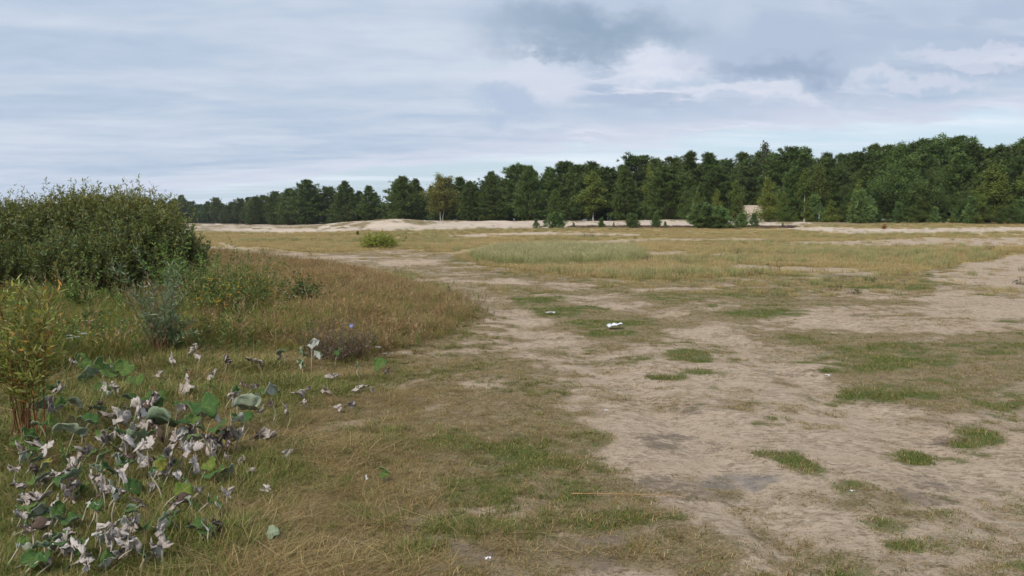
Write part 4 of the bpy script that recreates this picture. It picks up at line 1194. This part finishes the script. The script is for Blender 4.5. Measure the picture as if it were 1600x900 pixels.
def round_shrub(seed, name, label, px, yb, wpx, hpx, n, cf, L=.09, wd=.035, per=30, cat='shrub', mat=None, group=None):
    g = np.random.default_rng(seed); loc = ground_at(px, yb); k = loc[1] / FPX
    u = unit(g.normal(size=(n, 3))); u[:, 2] = np.abs(u[:, 2])
    b = u * np.array([wpx / 2 * k, wpx / 2 * k * .8, hpx * k * .8]) * (.35 + .5 * g.random((n, 1)))
    d = u * .6 + np.array([0, 0, .7]) + .2 * g.normal(size=(n, 3))
    root, g = leafy_thing(seed, name, label, cat, loc, b, d, (.15 + .25 * g.random(n)) * max(.5, hpx * k / .6), per, L, wd, cf, mat or M_WEED, M_TWIG, group)
    st = Acc()
    for q in range(10):
        t = b[int(g.integers(0, n))]; s = np.linspace(0, 1, 3)[:, None]
        st.add(*tube(np.array([0, 0, -.05]) * (1 - s) + t * s, .012 * (1.2 - s[:, 0]), 4))
    obj('root_stems', st.mesh(name + '_root_stems', M_TWIG), root)
round_shrub(100, 'yellow_shrub', 'round yellow-green shrub alone beside the sandy track', 591, 389, 66, 24, 520, yg)
shrub(101, 'birch_sapling', 'thin sparse sapling right of the round yellow-green shrub', 632, 380, 5, .35, 22, 14, .10, .06, pal_fn((1, (.12, .15, .04)),), 'sapling')
shrub(102, 'rusty_sapling', 'small rust-red dead sapling on the sand below the broad tree', 1381, 358, 14, .6, 9, 30, .14, .08, pal_fn((1, (.27, .11, .05)),), 'sapling')
for q, (px, yb, hp, lb) in enumerate([
    (985, 404, 18, 'dark dry weed standing right of the pale green grass patch'), (1008, 410, 14, 'low dark dry weed spreading right of the tall dark dry weed'),
    (912, 372, 10, 'thin dry stems far out before the young pines, left one'), (925, 372, 13, 'thin dry stems far out before the young pines, right one'),
    (1148, 402, 16, 'dark dry weed in the golden grass below the sandy gap'), (1160, 410, 12, 'low brown dry weed below the dark one in golden grass'),
    (1208, 425, 16, 'dark scrubby weed left of the pale sand strip'), (1185, 430, 12, 'low scrubby weed left of the dark scrubby weed'),
    (1305, 455, 12, 'small scrubby weed on the mixed heath, left of two'), (1335, 460, 15, 'small scrubby weed on the mixed heath, right of two'),
    (1548, 392, 13, 'dark weed at the top edge of the pale sand mound'), (1360, 440, 10, 'brown dry weed on the right heath near the pale strip'),
    (1590, 445, 12, 'dry dark weed at the right edge of the pale sand mound'), (1290, 440, 9, 'low brown weed between the pale sand strips')]):
    shrub(110 + q, 'dry_weed', lb, px, yb, 16, .9, hp * 1.2, 26, .05, .02, pal_fn((3, (.10, .08, .06)), (1, (.08, .09, .04))), 'weed', M_WEED, M_TWIG, .12, group='dry dark weeds on the heath', stem=.006)

# --- butterbur: woolly white undersides, green tops, many withered
def leaf_surface_mat(name, c1, c2, vein):
    mt, n, out = new_mat(name)
    o = n.new('ShaderNodeTexCoord').outputs['Object']
    f = n.noise(o, 5.0, 5, .6).outputs[0]
    rnd = n.new('ShaderNodeObjectInfo').outputs['Random']
    c = n.mix(n.ss(n.m('ADD', f, n.m('MULTIPLY', n.m('SUBTRACT', rnd, .5), .35)), .35, .68), c1, c2)
    vt = n.attr('col')[0]
    c = n.mix(n.m('MULTIPLY', vt, .7), c, vein)
    f2 = n.noise(o, 22.0, 4, .6).outputs[0]
    principled(n, out, c, .8, bump(n, f2, .4, .03), .12)
    return mt
M_BTOP = leaf_surface_mat('butterbur_green_top', (.045, .095, .026), (.10, .15, .035), (.16, .21, .08))
M_BTOPY = leaf_surface_mat('butterbur_yellowing_top', (.10, .15, .028), (.26, .22, .04), (.26, .25, .1))
M_BUND = leaf_surface_mat('butterbur_felt_underside', (.50, .50, .455), (.36, .38, .31), (.28, .28, .235))
M_BUNDG = leaf_surface_mat('butterbur_green_underside', (.20, .26, .16), (.30, .34, .24), (.34, .38, .28))
M_BDRY = leaf_surface_mat('butterbur_withered_felt', (.54, .48, .43), (.37, .31, .27), (.19, .145, .12))
M_BDARK = leaf_surface_mat('butterbur_withered_top', (.12, .085, .065), (.065, .045, .035), (.14, .10, .08))
M_BSTALK = mat_bark('butterbur_stalk', (.33, .34, .22), (.40, .33, .25), 20)

def butterbur_blade(seed, kind):
    g = np.random.default_rng(seed)
    nr, ns = 8, 32
    rr = np.linspace(.04, 1, nr); th = np.linspace(-np.pi * .97, np.pi * .97, ns)
    R, T = np.meshgrid(rr, th, indexing='ij')
    rim = (1 - .45 * np.exp(-((np.abs(T) - np.pi) / .45) ** 2)) * (1 + .16 * np.cos(T)) * (1 + .05 * np.sin(9 * T + g.random() * 6))
    rim *= 1 + .10 * (vnoise(T * 2.2 + seed, T * 0, 2) - .5) * 2
    q = R * rim
    fold = np.sin(T * 7 + g.random() * 6) * .5 + np.sin(T * 4 + g.random() * 6) * .5
    nz = fbm(np.cos(T) * R * 2.2 + seed, np.sin(T) * R * 2.2, 1, 3) - .5
    if kind == 'G':
        cone = .28 + .2 * g.random()
        z = q * cone * .9 - .25 * q ** 2 + .16 * fold * q ** 2 + .45 * nz * R
        edgecurl = sstep(R, .75, 1.0) * .16 * np.sin(T * 2 + g.random() * 6)
        z = z + edgecurl
        x, y = q * np.cos(T), q * np.sin(T) * (.75 + .25 * g.random())
        bend = .35 * g.random() + .1
        z = z + bend * np.abs(y) ** 1.4
    elif kind == 'F':   # folded up like a funnel, underside outward
        a = .42 + .25 * g.random()
        sq = .18 + .28 * g.random()
        x = q * math.sin(a) * np.cos(T) * 1.25; y = q * math.sin(a) * np.sin(T) * sq
        z = q * math.cos(a) * (1 + .22 * np.cos(T * 2 + g.random() * 6)) + .10 * fold * R
        x = x + .20 * nz * R; y = y + .13 * fold * R * R
        roll = sstep(R, .7, 1.0)
        z = z - roll * .18 * (1 + np.sin(T * 3 + g.random() * 6)); y = y * (1 + .5 * roll)
    else:               # crumpled: a torn funnel with its rim folded over and wrinkled
        a = .5 + .45 * g.random(); sq = .3 + .5 * g.random()
        p1, p2, p3 = g.random(3) * 6.28
        rag = 1 + .30 * np.sin(3 * T + p1) + .22 * np.sin(5 * T + p2) + .12 * np.sin(11 * T + p3)
        q2 = q * (1 + (rag - 1) * R)
        fo = sstep(R, .45, 1.0) * np.clip(.35 + .8 * np.sin(T + p2) + .4 * np.sin(3 * T + p3), 0, 1.3)   # where the rim flops back down
        x = q2 * math.sin(a) * np.cos(T) * (1 + .5 * fo); y = q2 * math.sin(a) * np.sin(T) * sq * (1 + .6 * fo)
        z = q2 * math.cos(a) - fo * q2 * (.75 + .3 * g.random()) + .14 * fold * R + .10 * np.sin(13 * T + p1) * R ** 2
        k1, k2, k3 = (fbm(np.cos(T) * R * 3.4 + seed * s_, np.sin(T) * R * 3.4 + 5, k, 4, .6) - .5 for k, s_ in ((0, 1.3), (1, 2.1), (2, 3.7)))
        x, y, z = x + .75 * k1 * R, y + .75 * k2 * R, z + .75 * k3 * R
    P_ = np.stack([x, y, z], -1)
    du = np.gradient(P_, axis=0); dv = np.gradient(P_, axis=1)
    nm = unit(np.cross(du, dv))
    top = P_.reshape(-1, 3); bot = (P_ - nm * .022).reshape(-1, 3)
    i, j = np.meshgrid(np.arange(nr - 1), np.arange(ns - 1), indexing='ij')
    f = np.stack([i * ns + j, (i + 1) * ns + j, (i + 1) * ns + j + 1, i * ns + j + 1], -1).reshape(-1, 4)
    n0 = nr * ns
    k = (nr - 1) * ns + np.arange(ns - 1)
    rimf = np.stack([k, k + n0, k + n0 + 1, k + 1], 1)
    vein = np.clip(1 - np.abs(((T / .55) % 1.0) - .5) * 9 + 3.4 - 3.4, 0, 1) * (1 - .6 * R)
    vein = vein.reshape(-1); vc = np.concatenate([vein, vein])
    mats = {'G': [M_BTOP, M_BUNDG], 'Y': [M_BTOPY, M_BUNDG], 'F': [M_BTOP, M_BUND], 'C': [M_BDRY if seed % 3 else M_BDARK, M_BDRY]}
    me = mk_mesh('butterbur_blade', np.concatenate([top, bot]), [np.concatenate([f, f[:, ::-1] + n0, rimf])], None, np.stack([vc] * 3, 1), True,
                 np.concatenate([np.zeros(len(f)), np.ones(len(f)), np.ones(len(rimf))]), mats[kind])
    if kind == 'G' and seed % 4 == 0: me.materials[0] = M_BTOPY
    if kind == 'F' and seed % 3 == 0: me.materials[0] = M_BDARK; me.materials[1] = M_BDRY
    return me
BLADES = {k: [butterbur_blade(200 + 17 * ord(k) + i, k) for i in range(n)] for k, n in (('G', 8), ('F', 8), ('C', 16))}

# kind, px, py of the blade, width in px, height of the stalk in px (0 = lying in the grass)
LEAVES = """C 155 700 36 40;C 125 716 30 45;F 175 722 42 42;C 40 706 26 30;G 95 756 46 40;G 105 686 52 46;C 35 746 26 30;F 48 802 40 30;F 120 792 28 40;F 166 782 34 46;C 176 752 28 40;
C 220 706 36 50;F 256 726 26 40;G 242 738 24 30;C 292 736 28 20;F 316 694 24 30;C 290 706 24 30;C 250 806 36 8;F 312 790 20 26;G 330 832 20 12;C 328 816 16 4;F 140 850 32 30;C 150 868 40 20;C 82 866 36 10;G 108 868 28 14;
C 190 840 30 10;F 208 878 18 20;F 8 862 18 30;C 25 890 26 8;C 60 850 22 12;C 95 836 28 8;F 355 656 32 46;G 310 642 52 48;G 256 666 62 42;G 386 642 42 36;G 374 662 30 24;C 230 642 46 40;C 206 652 40 44;G 232 636 36 40;
G 290 672 38 30;C 300 676 26 30;F 336 660 22 28;G 336 676 32 44;F 340 682 16 40;F 308 690 12 24;C 320 698 30 30;G 300 696 32 26;C 266 692 24 26;C 255 718 26 26;C 215 706 26 30;C 232 676 32 30;G 222 690 30 26;
C 300 551 24 14;F 308 558 18 20;C 266 568 16 12;C 290 583 18 6;C 350 571 30 16;C 396 571 26 14;F 388 606 18 18;C 375 608 16 8;F 425 609 34 14;C 433 566 14 10;F 485 541 24 40;F 497 556 24 30;G 440 554 24 22;F 467 569 26 14;G 470 556 22 18;
G 527 556 18 14;F 557 573 16 14;G 590 574 24 6;F 563 596 24 6;C 520 593 16 3;C 557 611 16 2;C 421 641 24 20;C 470 636 18 3;C 470 622 22 4;C 525 641 14 3;C 550 638 16 3;C 412 690 40 4;C 440 716 18 3;C 375 726 18 4;
G 155 581 42 22;G 186 581 32 20;F 170 571 26 24;G 135 591 34 18;C 105 573 16 16;F 157 621 16 14;G 75 671 40 30;G 30 691 34 30;G 14 700 30 20;C 10 745 24 26;C 60 760 24 12;G 140 745 30 30;C 185 700 28 44;C 12 772 26 24;G 190 735 34 30;
G 595 746 22 6;F 567 753 12 4;G 416 843 22 6;C 505 615 16 3;C 445 645 20 4;C 400 650 18 14;G 365 690 26 20;C 350 720 20 6;C 480 612 14 4;C 580 612 12 2;C 600 585 14 2;C 345 775 18 3;C 385 745 16 3;C 410 770 18 3;C 300 830 22 3;G 250 660 34 36;G 205 690 40 36;C 170 660 26 30;G 130 668 36 34;C 60 712 24 26;C 110 728 22 20;C 265 755 24 14;C 230 770 20 8;F 285 760 18 20;G 60 735 34 28;
C 70 800 26 22;F 95 775 24 34;C 130 760 26 36;C 205 800 24 16;F 225 745 22 40;C 15 820 28 18;G 20 790 30 24;C 120 885 26 8;C 175 885 24 6;F 60 885 22 20;C 280 715 24 30;F 200 675 24 40;C 150 640 20 20;G 110 640 32 28;G 60 640 30 26;F 270 640 24 36;C 330 710 22 16;C 365 640 22 24;F 400 620 18 22;C 245 590 16 12;C 330 590 16 12;G 120 570 30 20;G 205 600 28 18"""
CLUMPS = [  # px, py, label
    (155, 712, 'clump of curled whitish butterbur leaves in the middle of the left patch'),
    (95, 690, 'butterbur clump with a big cupped green leaf beside the willow sapling'),
    (100, 756, 'butterbur clump with one lobed green leaf and grey withered ones beside it'),
    (35, 720, 'grey withered butterbur clump at the left edge below the willow sapling'),
    (120, 800, 'pair of white folded butterbur leaves on a long leaning stalk'),
    (172, 775, 'butterbur plant with a pale funnel leaf under crumpled grey ones'),
    (48, 802, 'pale butterbur plant with one big funnel leaf near the left edge'),
    (238, 722, 'butterbur clump of slender upright folded leaves in front of the green leaves'),
    (145, 862, 'butterbur clump with bright white three-cornered leaves at the bottom left'),
    (90, 862, 'low grey crumpled butterbur with one green leaf at the bottom left'),
    (20, 880, 'pale butterbur leaves at the very bottom left corner'),
    (205, 870, 'small pointed pale butterbur leaf beside the bottom brown tuft'),
    (255, 665, 'butterbur clump with the widest dark green leaf and a white rim'),
    (312, 648, 'butterbur clump with a tall pointed upright green leaf'),
    (350, 668, 'butterbur clump with a pink-striped folded leaf on a tall stalk'),
    (385, 650, 'green ruffled butterbur clump at the right end of the dense patch'),
    (218, 655, 'tall drooping grey butterbur clump left of the widest green leaf'),
    (300, 692, 'mixed green and grey butterbur clump below the pointed leaf'),
    (250, 806, 'curled white-rimmed butterbur leaf lying alone in the grass'),
    (322, 815, 'small butterbur plant with a drooping grey leaf and green one'),
    (303, 556, 'cupped butterbur plant standing alone below the slender willow sapling'),
    (352, 571, 'dark withered butterbur row, left one at the meadow edge'),
    (396, 571, 'dark withered butterbur row, right one at the meadow edge'),
    (388, 606, 'thin white butterbur funnel on a single stalk mid patch'),
    (425, 609, 'white curled butterbur leaf with green top mid patch'),
    (486, 548, 'tallest pair of withered butterbur stalks beside the grey weed'),
    (455, 562, 'white and green butterbur left of the tallest withered stalks'),
    (527, 556, 'small green butterbur leaf in front of the withered grey weed'),
    (560, 584, 'pale butterbur leaves right of the withered grey weed'),
    (592, 576, 'low dark green butterbur leaf, rightmost of the upper plants'),
    (160, 580, 'green butterbur clump behind the willow sapling in tall grass'),
    (157, 621, 'single small grey butterbur leaf between the green clump and the dense patch'),
    (410, 645, 'grey butterbur leaf hanging on a stalk right of the dense patch'),
    (412, 690, 'flat white-edged butterbur leaf lying on the short grass'),
    (595, 747, 'pale green butterbur leaf lying alone on the short turf'),
    (416, 843, 'small curved green butterbur leaf in the short grass below the patch'),
    (270, 755, 'small grey butterbur plant in front of the slender folded leaves'),
    (480, 620, 'crumpled grey butterbur leaves lying below the tallest withered stalks'),
    (535, 630, 'crumpled grey butterbur leaves lying below the pale right-hand leaves'),
    (390, 740, 'shrivelled grey butterbur leaves on turf right of the patch'),
]
def butterbur():
    g = np.random.default_rng(300)
    cl = np.array([(c[0], c[1] * 1.6) for c in CLUMPS], float)
    mem = [[] for _ in CLUMPS]
    extra = []
    for q in range(170):
        t = g.random() ** .8; px = 15 + 400 * g.random(); py = 610 + 285 * g.random()
        if px > 440 - (py - 610) * .5 or (px > 200 and g.random() < .35): continue
        extra.append('%s %d %d %d %d' % (g.choice(['G', 'C', 'G', 'F', 'G', 'C']), px, py, 18 + 18 * g.random() + (py - 620) * .02, 10 + 22 * g.random()))
    for t in LEAVES.replace('\n', '').split(';') + extra:
        k, px, py, wd, sh = t.split(); px, py, wd, sh = map(float, (px, py, wd, sh))
        mem[int(np.argmin(((cl - (px, py * 1.6)) ** 2).sum(1)))].append((k, px, py, wd, sh))
    for (cpx, cpy, lb), ls in zip(CLUMPS, mem):
        if not ls: print('empty clump', lb); continue
        c0 = ground_at(float(np.mean([l[1] for l in ls])), float(np.mean([l[2] + l[4] for l in ls])))
        root = empty('butterbur_plant', c0); tag(root, lb, 'plant', 'butterbur plants')
        for (k, px, py, wd, sh) in ls:
            b = ground_at(px + g.normal() * 3, py + sh + 3)
            m = b[1] / FPX
            R = wd * m * (.52 if k == 'G' else .68 if k == 'F' else .54)
            h = sh * m * 1.1 + .045
            me = BLADES[k][int(g.integers(0, len(BLADES[k])))]
            bl_ = obj('leaf', me, root)
            x, _ = 0, 0
            tipx = (px - 800) * m
            tip = np.array([tipx, b[1], b[2] + max(h - (R * .75 if k == 'F' else R * .1), .02)])
            bl_.location = tip - c0
            tilt = g.normal() * .3 if k != 'G' else g.normal() * .35
            bl_.rotation_euler = ((tilt if k != 'G' else .35 + tilt) + (1.2 if sh <= 8 else 0), g.normal() * .4, g.random() * 6.28)
            bl_.scale = (R, R, R)
            if sh > 6:
                st = Acc(); s = np.linspace(0, 1, 6)[:, None]
                off = np.array([g.normal() * .04, g.normal() * .04, 0])
                foot = np.array([b[0], b[1], b[2] - .03]) + off
                path = foot * (1 - s) + tip * s + np.array([g.normal() * .02, g.normal() * .02, .01]) * np.sin(s * math.pi)
                st.add(*tube(path - tip, .0052 - .0014 * s[:, 0], 5))
                so = obj('stalk', st.mesh('butterbur_stalk', M_BSTALK, True), root)
                so.location = tip - c0
butterbur()

# --- litter, stalk, small finds
def paper_mat():
    mt, n, out = new_mat('white_paper')
    o = n.new('ShaderNodeTexCoord').outputs['Object']
    principled(n, out, n.mix(n.ss(n.noise(o, 9, 3).outputs[0], .4, .7), (.70, .70, .73), (.58, .58, .62)), .7, None, .2)
    return mt
M_PAPER = paper_mat()
def paper(seed, px, py, w_, d_, hh, label, name='paper_scrap'):
    g = np.random.default_rng(seed); n = 12
    u, v = np.meshgrid(np.linspace(-.5, .5, n), np.linspace(-.5, .5, n), indexing='ij')
    k = fbm(u * 3 + seed, v * 3, 2, 3); k2 = fbm(u * 3 + seed, v * 3 + 9, 3, 3) - .5
    x = (u + .25 * k2 + .12 * np.sign(v) * np.abs(u)) * w_; y = (v + .25 * (k - .5) - .2 * u * u) * d_
    z = np.maximum(0, (k - .32)) * hh * 2.0 + .03 + .35 * hh * np.abs(np.sin(u * 5 + v * 3 + seed))
    P_ = np.stack([x, y, z], -1); top = P_.reshape(-1, 3)
    i, j = np.meshgrid(np.arange(n - 1), np.arange(n - 1), indexing='ij')
    f = np.stack([i * n + j, (i + 1) * n + j, (i + 1) * n + j + 1, i * n + j + 1], -1).reshape(-1, 4)
    bot = top - [0, 0, .0015]
    o = obj(name, mk_mesh('paper', np.concatenate([top, bot]), [np.concatenate([f, f[:, ::-1] + n * n])], M_PAPER, None, False))
    p = ground_at(px, py); o.location = (p[0], p[1], p[2] + .0); o.rotation_euler = (0, 0, g.normal() * .3)
    tag(o, label, 'litter')
paper(1, 960, 514, .25, .24, .05, 'crumpled white paper lying on the green turf beside the track', 'crumpled_paper')
paper(2, 860, 492, .15, .12, .025, 'small flat white scrap on the turf, left of the crumpled paper')
paper(3, 947, 648, .03, .022, .010, 'tiny white scrap on the bare sand below the turf patch')
paper(4, 1293, 591, .045, .03, .012, 'tiny white scrap on bare sand in the right middle')
paper(5, 1331, 775, .03, .010, .006, 'thin white scrap on the dark patch at lower right')
paper(6, 762, 882, .03, .02, .008, 'whitish crumpled scrap at the bottom edge of the turf')
def stalk():
    a, b = ground_at(893, 780), ground_at(1060, 785)
    s = np.linspace(0, 1, 12)[:, None]; L_ = b - a
    path = L_ * s + np.array([0, 1, 0]) * np.sin(s * 3) * .02 + np.array([0, 0, .030])
    st = Acc(); st.add(*tube(path, .0038 - .0022 * s[:, 0], 6))
    mt = mat_bark('straw_stalk', (.42, .26, .12), (.30, .17, .08), 12)
    o = obj('dry_stalk', st.mesh('dry_stalk', mt, True)); o.location = a
    tag(o, 'long thin orange-brown dry stalk lying on the turf', 'stalk')
stalk()
def yarrow(seed, px, py, hp, n, label):
    g = np.random.default_rng(seed); loc = ground_at(px, py + hp); m = loc[1] / FPX
    root = empty('white_flower', loc); tag(root, label, 'flower', 'white flowers in the meadow')
    for q in range(n):
        off = np.array([g.normal() * .09, g.normal() * .05, hp * m * (.9 + .2 * g.random())])
        s = np.linspace(0, 1, 4)[:, None]; st = Acc()
        st.add(*tube(np.array([0, 0, -.02]) * (1 - s) + off * s, .0025 * (1.3 - s[:, 0]), 4))
        k = 26; r = .035 * np.sqrt(g.random(k)); a = g.random(k) * 6.28
        c = off + np.stack([r * np.cos(a), r * np.sin(a), -.12 * r + .002 * g.random(k)], 1)
        v = np.concatenate([np.stack([c + [.007, 0, 0], c + [0, .007, .001], c - [.007, 0, 0], c - [0, .007, -.001]], 1).reshape(-1, 3)])
        obj('stem', st.mesh('flower_stem', M_TWIG), root)
        obj('flower_head', mk_mesh('flower_head', v, np.arange(len(v)).reshape(-1, 4), M_WEED, np.tile((.72, .72, .68), (len(v), 1))), root)
yarrow(401, 122, 522, 60, 5, 'flat white flower heads in the green meadow below the willow bush')
yarrow(402, 590, 540, 18, 3, 'tiny white flowers at the right edge of the withered weed')
yarrow(403, 605, 552, 8, 3, 'tiny white flowers low in the straw right of the withered weed')

# --- uncountable small growth: yellow flower dots in the meadow, heather on the far sand
def dots():
    fl = []
    for s, col in ((501, (.62, .40, .03)), (502, (.55, .44, .10)), (503, (.66, .64, .55))):
        g = np.random.default_rng(s); v, c = [], []
        for q in range(7):
            o = np.array([g.normal() * .12, g.normal() * .12, .28 + .22 * g.random()])
            for e in range(5):
                a = e * 1.257; v += [o, o + [math.cos(a) * .012, math.sin(a) * .012, .006], o + [math.cos(a + 1) * .012, math.sin(a + 1) * .012, .006]]
            v += [o, o * [.7, .7, 0] + [.002, 0, 0], o * [.7, .7, 0] - [.002, 0, 0]]
        v = np.array(v); cc = np.tile(col, (len(v), 1)).astype(float); k = np.arange(len(v)) % 18 >= 15; cc[k] = (.09, .12, .03)
        fl.append(bpy.data.objects.new('flower_dots', mk_mesh('flower_dots', v, np.arange(len(v)).reshape(-1, 3), M_WEED, cc)))
    x, y, z = sample(9000, 7, 26, 1.1, 40); c = cover(x, y, z)
    k = (RNG.random(len(x)) < c['meadow'] * sstep(c['px'], 640, 400) * sstep(fbm(x / 1.5, y / 1.5, 3, 3), .44, .62) * .55)
    n = k.sum()
    o = scatter('meadow_flowers', fl, np.stack([x, y, z], 1)[k], rots(n), .7 + .5 * RNG.random(n), RNG.choice(3, n, p=[.6, .28, .12]))
    tag(o, 'scattered tiny yellow flowers through the left meadow', 'flowers', kind='stuff')
    hp = [proto('heather_tuft', dict(n=70, radius=.35, hmin=.08, hmax=.26, lean=.5, curl=.3, width=.02, palette=[(2, (.09, .05, .045), (.16, .085, .085)), (1, (.07, .06, .03), (.12, .10, .05))], seg=2, seed=s)) for s in (31, 32)]
    P_ = []
    g = np.random.default_rng(77)
    for q in range(420):
        px = 890 + 350 * g.random(); p = ground_at(px, 355.5 + g.normal() * .8); P_.append(p)
    n = len(P_)
    o = scatter('heather', hp, np.array(P_), rots(n), .6 + .8 * g.random(n), g.integers(0, 2, n))
    tag(o, 'purple-brown heather strip at the foot of the sand', 'heather', kind='stuff')
dots()

# ------------------------------------------------------------------ thin air between here and the far wood
def haze():
    mt, n, out = new_mat('thin_haze')
    v = n.new('ShaderNodeVolumePrincipled'); v.inputs['Color'].default_value = (.82, .88, 1, 1); v.inputs['Density'].default_value = .00012
    n.t.links.new(v.outputs[0], out.inputs['Volume'])
    x0, x1, y0, y1, z0, z1 = -6000, 6000, -6000, 6000, -3, 24
    vs = [(x, y, z) for z in (z0, z1) for y in (y0, y1) for x in (x0, x1)]
    o = obj('haze', mk_mesh('haze', np.array(vs), np.array([[0, 2, 3, 1], [4, 5, 7, 6], [0, 1, 5, 4], [2, 6, 7, 3], [0, 4, 6, 2], [1, 3, 7, 5]]), mt))
    tag(o, 'thin bluish haze over the whole heath', 'haze', kind='stuff')
haze()
